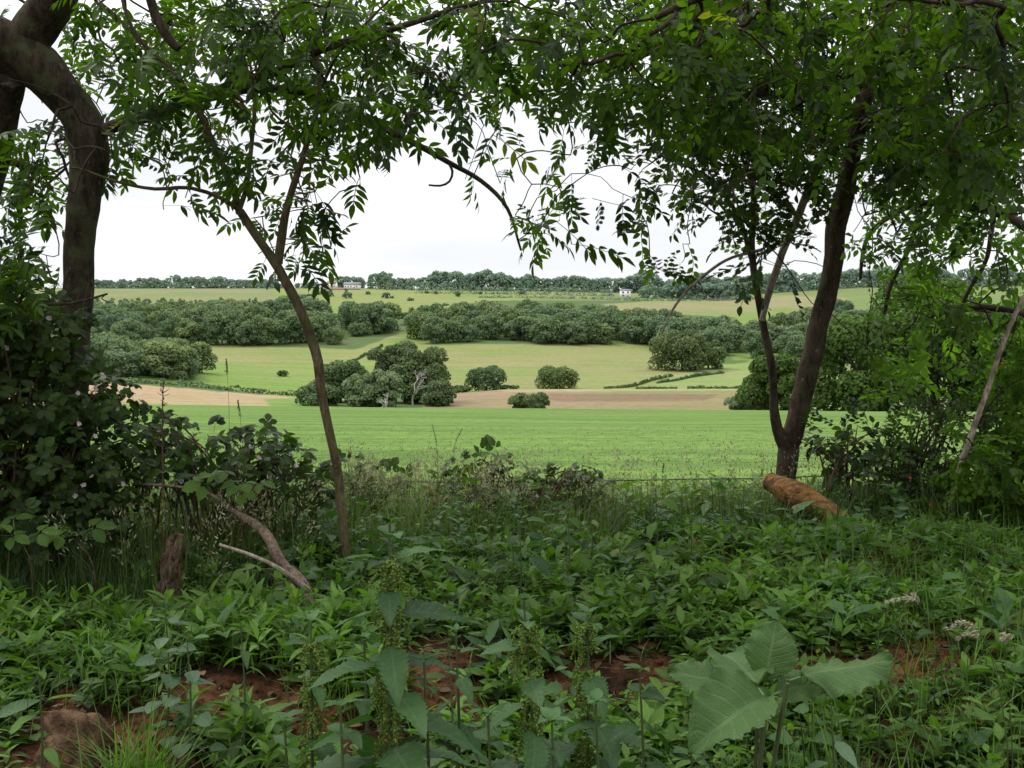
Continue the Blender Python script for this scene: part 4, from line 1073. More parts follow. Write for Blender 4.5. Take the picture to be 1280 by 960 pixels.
bs = fr(392, 748, 3.45); bs[2] = gz(bs[0], bs[1])
bn = empty('fallen_bough', bs, 'grey dead stem arching up left from the ground beside the sapling', 'branch')
g = Geo(); Q = smooth_path([(*(bs + [.02, 0, -.04]), .026), (*fr(378, 733, 3.45), .023), (*fr(350, 702, 3.5), .020), (*fr(335, 672, 3.55), .018), (*fr(318, 655, 3.6), .015), (*fr(290, 638, 3.7), .009), (*fr(262, 618, 3.8), .006), (*fr(225, 609, 3.85), .0055), (*fr(170, 605, 3.9), .005)], .02)
tube(g, Q[:, :3], Q[:, 3], 12, .16); g.build('stem', M['bough_bark'], bn)
g = Geo(); Q = smooth_path([(*fr(385, 738, 3.42), .010), (*fr(350, 712, 3.4), .008), (*fr(318, 696, 3.38), .0065), (*fr(274, 681, 3.35), .005)], .02)
tube(g, Q[:, :3], Q[:, 3], 8, .12); g.build('side_branch', M['dead_wood'], bn)
dk = fr(205, 610, 3.7); dk[2] = gz(dk[0], dk[1])
d_ = empty('dock_stalk', dk, 'thin reddish dead dock stalk standing in front of left brambles', 'plant')
g = Geo(); Q = smooth_path([(*dk, .003), (*fr(203, 560, 3.7), .003), (*fr(204, 475, 3.7), .0015)], .03); tube(g, Q[:, :3], Q[:, 3], 5)
for _ in range(60):
    a = fr(204, R.uniform(476, 570), 3.7); a[0] += R.normal(0, .002); e = a + [R.normal(0, .010), R.normal(0, .010), R.uniform(.004, .02)]
    tube(g, [a, (a + e) / 2 + R.normal(size=3) * .002, e], [.0009, .0013, .0006], 4)
g.build('stalk', M['cane'], d_)

# rock / clod lower left, resting on the bank
rk = fr(92, 905, 2.32)
rb_ = empty('rock', (rk[0], rk[1], float(gz(rk[0], rk[1]))), 'rough brown lump of rock in the lower left corner', 'rock')
g = Geo(); nu, nv = 48, 28
u, v = np.meshgrid(np.linspace(0, 2 * np.pi, nu, endpoint=False), np.linspace(.02, np.pi - .02, nv))
D = np.stack([np.cos(u) * np.sin(v), np.sin(u) * np.sin(v), np.cos(v)], -1)
rr = 1 + .22 * noise2(D[..., 0] * 2 + D[..., 2], D[..., 1] * 2 + D[..., 2], .9, 5) + .10 * noise2(D[..., 0] * 5, D[..., 1] * 5 + D[..., 2] * 4, .8, 6) + .03 * noise2(D[..., 0] * 20, D[..., 1] * 18 + D[..., 2] * 20, 1, 7)
zc = float(gz(rk[0], rk[1]))
V = (D * rr[..., None] * np.array([.085, .08, .095])).reshape(-1, 3) + np.array([rk[0], rk[1], zc + .015])
i = np.arange(nv - 1)[:, None] * nu; j = np.arange(nu)[None]; j2 = (j + 1) % nu
g.add(V, np.stack([i + j, i + nu + j, i + nu + j2, i + j2], -1).reshape(-1, 4)); g.build('stone', M['rock'], rb_)

# ------------------------------------------------------------------ grass helpers
def blades(g, base, L, w, lean, az, tint, seg=5, curl=1.0, twist=None):
    """base (n,3), length, width, lean (0 upright..1 flat), azimuth"""
    n = len(base); t = np.linspace(0, 1, seg + 1)[None, :, None]
    h = np.c_[np.cos(az), np.sin(az), np.zeros(n)][:, None]
    lean = np.asarray(lean)[:, None, None]; Lb = np.asarray(L)[:, None, None]
    ang = lean * (.25 + curl * t * 1.15) * 1.35
    dirv = h * np.sin(ang) + np.array([0, 0, 1.]) * np.cos(ang)
    P = base[:, None] + np.cumsum(dirv, 1) * Lb / (seg + 1) - dirv[:, :1] * Lb / (seg + 1)
    az2 = az + (R.uniform(-.7, .7, n) if twist is None else twist)
    side = np.c_[-np.sin(az2), np.cos(az2), np.zeros(n)][:, None]
    ww = np.asarray(w)[:, None, None] * (1 - t ** 1.6) * np.minimum(1, .55 + t * 2) * .5
    A = P - side * ww; B = P + side * ww
    V = np.stack([A, B], 2).reshape(n, -1, 3)
    m = 2 * (seg + 1); k = np.arange(seg) * 2
    Fq = np.stack([k, k + 1, k + 3, k + 2], -1)[None] + (np.arange(n) * m)[:, None, None]
    C = np.zeros((n, seg + 1, 2, 3)); C[..., 0] = np.asarray(tint)[:, None, None]; C[..., 1] = .5; C[..., 2] = t
    g.add(V.reshape(-1, 3), Fq.reshape(-1, 4), C.reshape(-1, 3)); return P

def panicle(g, gs, base, H, lean, az, kind='loose', size=1.0):
    """a flowering grass stalk: gs gets the stem, g the head"""
    Ps = blades(gs, base, H, np.full(len(base), .0022), lean, az, R.rand(len(base)), seg=7, twist=0)
    for i in range(len(base)):
        P = Ps[i]; a, b = P[-3], P[-1]; n = 26 if kind == 'dense' else 20
        t = R.rand(n) ** .9; c = a + (b - a) * t[:, None]; rad = (.010 if kind == 'dense' else .028) * size * (1 - .75 * t)
        off = R.normal(size=(n, 3)) * rad[:, None] + np.array([0, 0, -.3]) * rad[:, None]
        d = norm(norm(b - a) * 1.2 + off / np.maximum(rad[:, None], 1e-5) * .5)
        inst(g, LANCE, c + off, rotm(d, R.normal(size=(n, 3))), .013 * size * R.uniform(.7, 1.3, n))

# tall hedge-bottom grass along the fence (uncountable)
g = Geo(); gs = Geo()
n = 33000
x = R.uniform(-6.0, 6.0, n); y = R.uniform(4.1, 5.75, n) ; px, _ = project(np.c_[x, y, x * 0])
lo = np.interp(px, [-200, 150, 420, 470, 640, 900, 1000, 1400], [3.5, 3.5, 3.8, 4.3, 4.4, 4.4, 4.4, 4.2])
y = np.maximum(y, lo + R.rand(n) * .6); y = np.where((px < 430) & (R.rand(n) < .6), R.uniform(3.45, 4.6, n), y)
k_ = R.rand(n) < .10; x = np.where(k_, R.uniform(-2.3, -1.2, n), x); y = np.where(k_, R.uniform(3.25, 3.7, n), y); px, _ = project(np.c_[x, y, x * 0])
B = np.c_[x, y, gz(x, y) - .01]
hh = np.interp(px, [-200, 200, 430, 640, 900, 1050, 1400], [.48, .48, .42, .32, .22, .32, .4]) * R.uniform(.35, 1.25, n) * np.clip((y - 2.2) / 2.2, .5, 1)
blades(g, B, hh, R.uniform(.003, .008, n), np.abs(R.normal(.5, .4, n)), R.uniform(0, 6.28, n), np.clip(R.normal(.45, .3, n) + .5 * noise2(x, y, .4, 61), 0, 1))
tag(g.build('tall_grass', M['tall_grass']), 'tall rank grass growing along the foot of the wire fence', 'grass', kind='stuff')
g = Geo(); gs = Geo(); n = 760
x = np.r_[R.uniform(-3.2, 3.4, 500), R.uniform(-1.2, .1, 260)]; y = R.uniform(4.7, 5.9, n); px, _ = project(np.c_[x, y, x * 0])
y = np.where(px < 430, R.uniform(3.4, 5.2, n), y)
B = np.c_[x, y, gz(x, y)]
panicle(g, gs, B, R.uniform(.24, .50, n), np.abs(R.normal(.2, .15, n)), R.uniform(0, 6.28, n), size=1.25)
gs.add(np.concatenate(g.V), np.concatenate(g.F4), np.concatenate(g.C), 1)
tag(gs.build('flowering_grass', [M['tall_grass'], M['seed_head']]), 'pale flowering grass heads among the tall grass at the fence', 'grass', kind='stuff')

# crop plants near the fence
g = Geo(); n = 26000
y = 6.35 * (30 / 6.35) ** (R.rand(n) ** 1.1); px = R.uniform(-150, 1430, n); 
row_sp = .16; y = np.round(y / row_sp) * row_sp + R.normal(0, .03, n)
x = (px - 640) / F * y; z = crop_z(px, y)
s = .5 + y / 30
blades(g, np.c_[x, y, z - .005], R.uniform(.03, .085, n), R.uniform(.006, .014, n) * s * 1.6, R.uniform(.4, 1.2, n), R.uniform(0, 6.28, n), np.clip(R.normal(.75, .2, n), 0, 1), seg=3)
n2_ = 9000; y = 6.2 + 3.2 * R.rand(n2_) ** 1.6; px = R.uniform(-150, 1430, n2_); x = (px - 640) / F * y
d = norm(np.c_[R.normal(size=(n2_, 2)), R.uniform(0, .8, n2_)])
inst(g, LANCE2, np.c_[x, y, crop_z(px, y) + R.uniform(.0, .10, n2_)], rotm(d, np.array([0, 0, 1.]) + R.normal(size=(n2_, 3)) * .3), R.uniform(.05, .10, n2_), np.clip(R.normal(.7, .2, n2_), 0, 1))
tag(g.build('crop', M['crop_leaf']), 'young bright green crop leaves behind the wire fence', 'crop', kind='stuff')

# ------------------------------------------------------------------ herbs covering the bank
def bare(px, row):
    """1 where the soil of the bank shows"""
    e = np.zeros_like(px)
    for cx, cy, rx, ry, s in ((290, 880, 105, 50, 1), (420, 945, 85, 50, 1), (560, 835, 95, 34, .95), (770, 860, 100, 38, 1), (560, 900, 60, 36, .9), (1090, 845, 130, 26, 1), (130, 985, 150, 105, 1), (95, 930, 75, 60, 1), (860, 850, 50, 26, .8), (680, 900, 60, 30, .8)):
        e = np.maximum(e, s * np.clip(1.5 - ((px - cx) / rx) ** 2 - ((row - cy) / ry) ** 2, 0, 1))
    return e
def ground_pts(n, y0, y1, xm=None, pxr=(-120, 1400), dens=None, pw=1.0):
    wide = pxr[0] < 0 and pxr[1] >= 1400
    if wide: n = int(n * 1.7)
    y = y0 + (y1 - y0) * R.rand(n) ** pw; px = R.uniform(*((-750, 2030) if wide else pxr), n); x = (px - 640) / F * y
    z = gz(x, y); P = np.c_[x, y, z]; _, row = project(P)
    k = R.rand(n) > bare(px, row) * (1 if dens is None else dens)
    return P[k]
def patchy(P, seed, sc=.5): return np.clip(.5 + .75 * noise2(P[:, 0], P[:, 1], sc, seed), 0, 1)
def herb(g, P, nl, ls, hgt, tmpl, up=.5, tint=None, droop=.0):
    n = len(P); own = .6 + (P[:, 0] * 173 % 1) ** 2 * 1.1
    for j in range(nl):
        t = (j + R.rand(n)) / nl; a = j * 2.4 + R.uniform(0, .8, n) + P[:, 0] * 40
        lean = (P[:, :2] * 57 % 1 - .5) * .25
        c = P + np.c_[lean * (t * hgt)[:, None], t * hgt]
        e = np.interp(t, [0, 1], [.15, up * 1.5]) + R.normal(0, .25, n)
        d = np.c_[np.cos(a) * np.cos(e), np.sin(a) * np.cos(e), np.sin(e)]
        ti = (P[:, 0] * 91 % 1) * .28 + .30 * patchy(P, 71, .5) - .12 + t * .72 if tint is None else tint  # older lower leaves darker, with shade between plants put into the tint
        inst(g, tmpl, c, rotm(d, np.tile([0, 0, 1.], (n, 1)) + R.normal(size=(n, 3)) * .35), ls * own * R.uniform(.7, 1.2, n) * np.interp(t, [0, .6, 1], [1, 1, .6]), np.clip(ti + R.normal(0, .08, n), 0, 1))

g = Geo()
def patchy(P, seed, sc=.5): return np.clip(.5 + .75 * noise2(P[:, 0], P[:, 1], sc, seed), 0, 1)
def some(P, seed, sc=.45, lo=.15): return P[R.rand(len(P)) < lo + (1 - lo) * patchy(P, seed, sc) * 1.25]
P = some(ground_pts(3000, 2.1, 4.4), 41); herb(g, P, 10, .052, .02 + .10 * patchy(P, 51, .3) * R.uniform(.5, 1.2, len(P)), LANCE, .45)
P = some(ground_pts(2200, 3.0, 4.7), 42); herb(g, P, 8, .060, .02 + .09 * patchy(P, 52, .3) * np.clip(1.9 - P[:, 1] * .3, .4, 1), LANCE2, .5)
P = some(ground_pts(700, 2.2, 3.3, pxr=(-100, 480)), 43, lo=.3); herb(g, P, 11, .068, R.uniform(.05, .15, len(P)), LANCE, .6)
P = some(ground_pts(600, 2.3, 3.4, pxr=(560, 1100)), 44, lo=.3); herb(g, P, 9, .058, R.uniform(.03, .12, len(P)), LANCE2, .5)
P = ground_pts(1000, 1.7, 3.6, pxr=(820, 1900)); P = some(P[project(P)[1] > 740], 45, lo=.3); herb(g, P, 11, .050, R.uniform(.03, .13, len(P)), LANCE2, .4, )
P = some(ground_pts(900, 1.9, 3.2), 46, lo=.35); herb(g, P, 9, .050, R.uniform(.03, .11, len(P)), LANCE, .5)
tag(g.build('herb_cover', M['herb_leaf']), 'low leafy herbs with narrow pointed leaves covering the bank', 'ground cover', kind='stuff')
g = Geo(); P = ground_pts(1500, 1.9, 4.2, dens=.75); herb(g, P, 5, .022, R.uniform(.01, .04, len(P)), strip_leaf(.8, 3, .5, .1, .1), .3)
tag(g.build('small_weeds', M['herb_leaf']), 'tiny round-leaved seedlings scattered over the soil of the bank', 'ground cover', kind='stuff')
g = Geo(); P = ground_pts(9000, 2.0, 4.8, dens=.93); n = len(P)
blades(g, P, R.uniform(.05, .19, n), R.uniform(.002, .0055, n), np.abs(R.normal(.5, .3, n)), R.uniform(0, 6.28, n), R.rand(n))
P = ground_pts(2600, 2.5, 3.25, pxr=(100, 480)); n = len(P)
blades(g, P, R.uniform(.08, .19, n), R.uniform(.003, .006, n), np.abs(R.normal(.55, .25, n)), R.uniform(0, 6.28, n), np.clip(R.normal(.6, .2, n), 0, 1))
P = ground_pts(1500, 1.9, 3.9, pxr=(1010, 1800), dens=.6); n = len(P)
blades(g, P, R.uniform(.10, .32, n), R.uniform(.003, .006, n), np.abs(R.normal(.35, .25, n)), R.uniform(0, 6.28, n), R.rand(n))
tag(g.build('short_grass', M['grass_blade']), 'short green grass growing between the herbs of the bank', 'grass', kind='stuff')
g = Geo(); P = some(ground_pts(420, 2.0, 4.4), 47, .7); herb(g, P, 6, .105, R.uniform(.02, .10, len(P)), LANCE2, .35)
P = some(ground_pts(420, 2.2, 5.0), 48, .7); herb(g, P, 8, .055, R.uniform(.05, .16, len(P)), strip_leaf(.75, 8, .35, .1, .2, teeth=1, petiole=.15), .3)
tag(g.build('broad_weeds', M['nettle_leaf']), 'broad leaved weeds mixed into the low herbs of the bank', 'ground cover', kind='stuff')
g = Geo(); P = some(ground_pts(1100, 4.0, 5.5, pxr=(150, 1150), dens=0), 49, .35, .05); px_, _ = project(P)
P = P[R.rand(len(P)) < np.interp(px_, [150, 440, 760, 900, 1000, 1150], [.5, .6, .5, .3, .2, .5])]
herb(g, P, 9, .072, R.uniform(.04, .24, len(P)) * np.interp(px_[:1].repeat(len(P)), [0, 1], [1, 1]), strip_leaf(.42, 8, .35, .1, .3, teeth=1, petiole=.06), .35)
tag(g.build('fence_weeds', M['nettle_leaf']), 'dark leafy weeds tangled in the grass along the wire', 'weeds', kind='stuff')
g = Geo(); n = 1500; y = R.uniform(5.15, 7.2, n); px = R.uniform(330, 1180, n); x = (px - 640) / F * y
P = np.c_[x, y, np.where(y < 6.4, gz(x, y), crop_z(px, y))]; P = P[R.rand(n) < np.interp(px, [330, 640, 760, 960, 1180], [.35, .45, 1, 1, .6])]
herb(g, P, 9, .062, R.uniform(.06, .26, len(P)) * np.clip(1.2 - .35 * (P[:, 1] - 5.2), .35, 1), LANCE2, .5)
tag(g.build('field_edge_weeds', M['crop_leaf']), 'bright yellow-green weeds at the sunlit edge of the crop', 'weeds', kind='stuff')
g = Geo(); n = 420; y = R.uniform(1.95, 3.3, n); px = R.uniform(0, 1280, n); x = (px - 640) / F * y; a = R.uniform(0, 6.28, n)
inst(g, ELM, np.c_[x, y, bank_z(x, y) + .008], rotm(np.c_[np.cos(a), np.sin(a), R.normal(0, .15, n)], np.tile([0, 0, 1.], (n, 1)) + R.normal(size=(n, 3)) * .35), R.uniform(.02, .05, n))
tag(g.build('dead_leaves', M['dead_leaf']), 'brown fallen leaves lying on the soil of the bank', 'leaf litter', kind='stuff')
# crumbs of soil, dry bits
g = Geo(); n = 5000; y = R.uniform(1.9, 3.4, n); px = R.uniform(0, 1280, n); x = (px - 640) / F * y
cube = (np.array([(1, 0, 0), (-1, 0, 0), (0, 1, 0), (0, -1, 0), (0, 0, .8), (0, 0, -.8)], float), np.array([(0, 2, 4), (2, 1, 4), (1, 3, 4), (3, 0, 4), (2, 0, 5), (1, 2, 5), (3, 1, 5), (0, 3, 5)]), np.full((6, 2), .5))
inst(g, cube, np.c_[x, y, bank_z(x, y) + .002], rotm(R.normal(size=(n, 3)), R.normal(size=(n, 3))), (R.rand(n, 1) ** 3 * .011 + .0025) * R.uniform(.6, 1.3, (n, 3)))
tag(g.build('soil_crumbs', M['soil'], smooth=False), 'loose reddish crumbs of soil on the bare bank', 'soil', kind='stuff')
g = Geo(); n = 500; y = R.uniform(2.0, 3.4, n); px = R.uniform(0, 1280, n); x = (px - 640) / F * y
blades(g, np.c_[x, y, bank_z(x, y) + .006], R.uniform(.03, .12, n), R.uniform(.0015, .004, n), R.uniform(4.2, 4.7, n), R.uniform(0, 6.28, n), R.rand(n), curl=.0)
g.V[-1][:, 2] += .004
tag(g.build('dry_straw', M['seed_head']), 'dry straw and dead stalks lying on the bare soil', 'straw', kind='stuff')

# ------------------------------------------------------------------ single plants in front
def stem_geo(g, P, r, sides=6):
    Q = smooth_path(np.c_[P, r], .02); tube(g, Q[:, :3], Q[:, 3], sides, .05); return Q
def nettle(px, top, Y, H, label, nl=9, ls=.10, lean=(0, 0), cat=True, tm=NETTLE, low=.12):
    nl = int(nl * 1.35)
    tp = fr(px, top, Y); b = np.array([tp[0] - lean[0], Y - lean[1], 0.]); b[2] = gz(b[0], b[1]); H = tp[2] - b[2]
    r = empty('nettle', b, label, 'nettle', 'stinging nettles on the bank')
    mid = (b + tp) / 2 + np.array([.01, .005, 0])
    g = Geo(); Q = stem_geo(g, np.array([b - [0, 0, .02], mid, tp]), [.0042, .0035, .0018]); g.build('stem', M['green_stem'], r)
    gl = Geo(); gc = Geo()
    for i in range(nl):
        t = low + (1 - low) * (i + .5) / nl; k = Q[min(len(Q) - 1, int(t * (len(Q) - 1))), :3]
        s = 1.45 * ls * np.interp(t, [low, low + (1 - low) * .5, 1], [1.0, 1.05, .38]); a0 = i * np.pi / 2 + R.uniform(-.3, .3) + .35
        for q in (0, np.pi):
            a = a0 + q; e = R.uniform(-.55, .2) if t < .9 else .4
            d = np.array([math.cos(a) * math.cos(e), math.sin(a) * math.cos(e), math.sin(e)])
            inst(gl, tm, [k], rotm(np.array([d]), np.array([[0, 0, 1.]]) + R.normal(size=(1, 3)) * .22), s * R.uniform(.85, 1.15, 1), R.uniform(.1, .9))
        if cat and .35 < t < .97:
            for _ in range(R.randint(6, 13)):
                a = R.uniform(0, 6.28); L = R.uniform(.04, .08) * (1.15 - .4 * t); m = 13
                tt = np.linspace(0, 1, m)[:, None]; out = np.array([math.cos(a), math.sin(a), 0]) * R.uniform(.012, .034)
                c = k + out * np.sqrt(tt) + np.array([0, 0, -L]) * tt ** 1.4 + R.normal(size=(m, 3)) * .0016
                tube(gc, c, .0007, 3, cap=False)
                cc = np.repeat(c, 3, 0) + R.normal(size=(3 * m, 3)) * .0017
                inst(gc, cube, cc, rotm(R.normal(size=(3 * m, 3)), R.normal(size=(3 * m, 3))), .0027)
    # tiny top leaves
    for _ in range(6):
        a = R.uniform(0, 6.28); inst(gl, tm, [tp], rotm(np.array([[math.cos(a), math.sin(a), .8]]), np.array([[0, 0, 1.]])), R.uniform(.018, .04, 1), .8)
    gl.build('leaves', M['nettle_leaf'], r)
    if gc.n: gc.build('catkins', M['catkin'], r)
nettle(487, 655, 1.55, 0, 'tallest nettle, thick with hanging green catkins, left of centre', 15, .125, (.02, .02))
nettle(655, 752, 1.75, 0, 'catkin-hung nettle in the centre bottom, topped by pale tips', 9, .10, (-.02, 0))
nettle(735, 768, 1.85, 0, 'shorter nettle with catkins right of the centre one', 8, .095, (.02, 0), low=.35)
nettle(388, 778, 1.75, 0, 'thin young nettle left of the tallest nettle', 7, .075, (.02, 0))
nettle(530, 828, 1.55, 0, 'low nettle at the right foot of the tallest nettle', 6, .075, (0, 0), cat=False)
nettle(425, 885, 1.45, 0, 'low dark nettle at the bottom left of the tallest nettle', 6, .08, (.0, 0), cat=False, tm=NETTLE2)
nettle(610, 895, 1.42, 0, 'broad nettle top at the bottom edge, left of the centre', 6, .075, (0, 0), cat=False, tm=NETTLE2)
nettle(745, 880, 1.5, 0, 'leafy nettle top seen from above at the bottom edge', 7, .085, (0, 0), cat=False, tm=NETTLE2)
nettle(690, 905, 1.42, 0, 'smallest nettle top low at the bottom edge', 6, .07, (0, 0), cat=False, tm=NETTLE2)

nettle(355, 905, 1.6, 0, 'nettle with long hanging leaves over the bare soil, left of the tallest one', 6, .09, (0, 0), cat=False)
nettle(570, 790, 1.9, 0, 'young nettle between the tallest and the centre nettles', 7, .08, (.01, 0), cat=False)
nettle(800, 840, 1.75, 0, 'low nettle between the centre nettles and the big pale leaves', 6, .08, (0, 0), cat=False, tm=NETTLE2)
nettle(455, 800, 1.7, 0, 'nettle half hidden behind the tallest one', 7, .085, (.01, 0), cat=False)
def big_leaf(L, w, fold, droop, seed, cup=.0):
    V, Fq, U = strip_leaf(w, 34, .45, fold, droop, power=.75, cols=5, petiole=.12)
    k = V.copy(); u, t = U[:, 0], U[:, 1]
    veins = np.cos((t - u * .16) * 7 * 6.283)
    V = V.copy(); V[:, 2] += .010 * veins * u * (1 - u * .5) + .085 * noise2(V[:, 0] * 5 + seed, V[:, 1] * 5, 1, seed) * (u + .15) + cup * u * u
    edge = u > .95; V[edge, 0] *= 1 + .06 * np.sin(t[edge] * 95); V[edge, 2] += .03 * np.sin(t[edge] * 31 + seed); return V, Fq, U
bp = fr(935, 900, 1.75); bp[2] = gz(bp[0], bp[1])
bur = empty('broad_leaved_plant', bp, 'plant with big pale crinkled oval leaves at the lower right', 'plant')
def leaf_to(px0, py0, Y0, px1, py1, Y1, w, fold, droop, up, seed, name='leaf', cup=0):
    a, b = fr(px0, py0, Y0), fr(px1, py1, Y1); L = np.linalg.norm(b - a)
    g = Geo(); inst(g, big_leaf(L, w, fold, droop, seed, cup), [a], rotm(np.array([b - a]), np.array([up], float)), L, .5 + .1 * (seed % 3)); g.build(name, M['burdock_leaf'], bur)
leaf_to(955, 862, 1.80, 972, 776, 1.82, .80, .05, .04, (0, -1, .35), 1)
leaf_to(975, 866, 1.76, 866, 912, 1.66, .66, .35, .30, (.05, -.45, 1), 2)
leaf_to(950, 862, 1.80, 834, 834, 1.88, .55, .10, .10, (0, -.6, 1), 3)
leaf_to(985, 852, 1.78, 1118, 815, 1.84, .42, -.25, .10, (0, -.3, 1), 4)
leaf_to(960, 868, 1.80, 1035, 850, 1.84, .55, .1, .12, (0, -.7, .7), 5)
leaf_to(955, 870, 1.72, 905, 800, 1.95, .5, .1, .12, (0, -.8, .7), 6)
g = Geo()
for (px, py, Y) in ((958, 860, 1.76), (985, 855, 1.70), (950, 860, 1.78), (985, 850, 1.76), (960, 868, 1.80)):
    tube(g, smooth_path([(*(bp - [0, 0, .02]), .005), (*((bp + fr(px, py, Y)) / 2 + [0, 0, .02]), .004), (*fr(px, py, Y), .003)], .02)[:, :3], .0038, 6)
g.build('stem', M['green_stem'], bur)

def leafy_plant(px, row_top, Y, label, nl, ls, tmpl, mat, spread=.06, name='herb', cat='plant', group=None, lean=(0, 0), low=.15):
    tp = fr(px, row_top, Y); b = np.array([tp[0] - lean[0], Y - lean[1], 0.]); b[2] = gz(b[0], b[1])
    r = empty(name, b, label, cat, group); g = Geo()
    Q = stem_geo(g, np.array([b - [0, 0, .02], (b + tp) / 2 + [.01, 0, 0], tp]), [.003, .0025, .0012], 5)
    gl = Geo()
    for i in range(nl):
        t = low + (1 - low) * (i + .5) / nl; k = Q[min(len(Q) - 1, int(t * (len(Q) - 1))), :3]; a = i * 2.4 + R.uniform(-.3, .3)
        e = R.uniform(-.2, .35); o = np.array([math.cos(a) * math.cos(e), math.sin(a) * math.cos(e), math.sin(e)]); sp2 = spread * (1.15 - t * .8)
        tube(g, [k, k + o * sp2 * .5 + [0, 0, .008], k + o * sp2], .0011, 4, cap=False)
        inst(gl, tmpl, [k + o * sp2], rotm(np.array([o + [0, 0, -.15]]), np.array([[0, 0, 1.]]) + R.normal(size=(1, 3)) * .25), ls * R.uniform(.7, 1.2, 1) * (1.1 - .4 * t))
    g.build('stem', M['green_stem'], r); gl.build('leaves', mat, r); return r
TRI = strip_leaf(.85, 8, .28, .08, .12, power=.7, teeth=0, cols=2)
leafy_plant(205, 748, 2.35, 'grey-green plant with broad triangular leaves on the left bank', 20, .055, TRI, M['greygreen_leaf'], .05, 'goosefoot')
leafy_plant(232, 790, 2.3, 'smaller grey-green plant hugging the broad-leaved one on its right', 14, .045, TRI, M['greygreen_leaf'], .05, 'goosefoot')
for px, rt_, Y, lb_ in ((648, 645, 3.3, 'young elder-like shoot with drooping light leaves at centre'), (868, 690, 3.3, 'light green broad-leaved shoot left of the log'), (965, 660, 4.2, 'dark broad-leaved shoot at the foot of the forked tree')):
    leafy_plant(px, rt_, Y, lb_, 9, .125, strip_leaf(.5, 8, .4, .12, .4, cols=2, petiole=.06, teeth=1), M['nettle_leaf'] if px != 868 else M['herb_leaf'], .05, 'leafy_shoot')
for i, (px, rt_, Y, lb_) in enumerate(((560, 800, 2.2, 'bright star-leaved seedling on bare soil right of the tallest nettle'), (860, 870, 1.8, 'green plant left of the big pale crinkled leaves'), (1040, 880, 1.65, 'plant with spotted pale leaves right of the big pale leaves'), (45, 800, 2.0, 'leafy herb at the left edge above the rock'), (300, 780, 2.3, 'herb with long pale leaves over the bare soil at left'))):
    leafy_plant(px, rt_, Y, lb_, 12, .085, LANCE2 if i != 4 else LANCE, M['herb_leaf'] if i != 2 else M['greygreen_leaf'], .015, 'herb')

for i in range(16):
    px_ = np.interp(i + R.uniform(-.4, .4), [0, 15], [445, 1000]); Y_ = R.uniform(3.5, 5.2); z_ = float(gz((px_ - 640) / F * Y_, Y_)) + R.uniform(.14, .34) * (.75 if px_ > 850 else 1)
    leafy_plant(px_, HOR - F * (z_ - EYE) / Y_, Y_, 'leafy green shoot standing in the weeds just below the wire', 12, R.uniform(.07, .11), strip_leaf(.45, 8, .4, .12, .35, cols=2, petiole=.06, teeth=1), M['herb_leaf'] if i % 3 else M['nettle_leaf'], .04, 'leafy_shoot', group='leafy shoots below the wire')
# grass tussock lower left
gb = fr(170, 975, 2.15); gb[2] = gz(gb[0], gb[1])
tu = empty('grass_tussock', gb, 'arching bright grass tussock beside the rock, lower left', 'grass tussock')
g = Geo(); n = 190; B = np.tile(gb, (n, 1)) + np.c_[R.normal(0, .035, (n, 2)), np.zeros(n)]; B[:, 2] = gz(B[:, 0], B[:, 1]) - .01
blades(g, B, R.uniform(.14, .33, n), R.uniform(.004, .008, n), np.abs(R.normal(.5, .3, n)), R.uniform(0, 6.28, n), np.clip(R.normal(.65, .2, n), 0, 1), seg=8)
g.build('blades', M['grass_blade'], tu)
gb = fr(1030, 960, 2.1); gb[2] = gz(gb[0], gb[1])
tu = empty('grass_tussock', gb, 'upright dark grass tussock right of the big pale leaves', 'grass tussock')
g = Geo(); n = 130; B = np.tile(gb, (n, 1)) + np.c_[R.normal(0, .07, n), R.normal(0, .05, n), np.zeros(n)]; B[:, 2] = gz(B[:, 0], B[:, 1]) - .01
blades(g, B, R.uniform(.12, .25, n), R.uniform(.003, .006, n), np.abs(R.normal(.3, .2, n)), R.uniform(0, 6.28, n), np.clip(R.normal(.35, .2, n), 0, 1), seg=7)
g.build('blades', M['grass_blade'], tu)

# nodding pale grass heads, lower right, and single stalks elsewhere
def py_pale(label): return 'pale' in label or 'nodding' in label
def head(px0, row0, Y0, pts, label, hl=.06, name='grass_stalk', dense=True, flower_tail=.22):
    P = [(px0, row0, Y0)] + list(pts); Q = smooth_path(np.array([(*fr(*p), .001) for p in P]), .01)
    b = Q[0, :3].copy(); b[2] = float(gz(b[0], b[1])); Q[0, 2] = b[2]
    r = empty(name, b, label, 'grass', 'single grass stalks'); g = Geo(); tube(g, Q[:, :3], np.linspace(.0013, .0006, len(Q)), 5); g.build('stem', M['tall_grass'], r)
    g = Geo(); k = max(3, int(len(Q) * flower_tail)); S = Q[-k:, :3]; n = 120
    t = R.rand(n); c = S[(t * (k - 1)).astype(int)]; ax = norm(S[-1] - S[0]); rad = .0032 * (1.2 - t)
    off = R.normal(size=(n, 3)) * rad[:, None]
    inst(g, LANCE, c + off, rotm(norm(ax + R.normal(size=(n, 3)) * .25), R.normal(size=(n, 3))), .0085 * R.uniform(.7, 1.3, n)); g.build('seed_head', M['pale_head'] if py_pale(label) else M['seed_head'], r)
head(1100, 850, 2.2, [(1118, 800, 2.15), (1128, 765, 2.1), (1140, 748, 2.1), (1125, 749, 2.1), (1105, 756, 2.1)], 'pale drooping grass head above the soil strip at the right')
head(1180, 830, 2.2, [(1165, 790, 2.2), (1150, 757, 2.2), (1142, 742, 2.2)], 'short upright pale head crossing the drooping one')
head(1268, 960, 1.9, [(1262, 880, 1.9), (1245, 830, 1.9), (1228, 795, 1.9), (1212, 780, 1.9), (1195, 782, 1.9), (1178, 790, 1.9)], 'long pale stalk with a nodding head near the right edge')
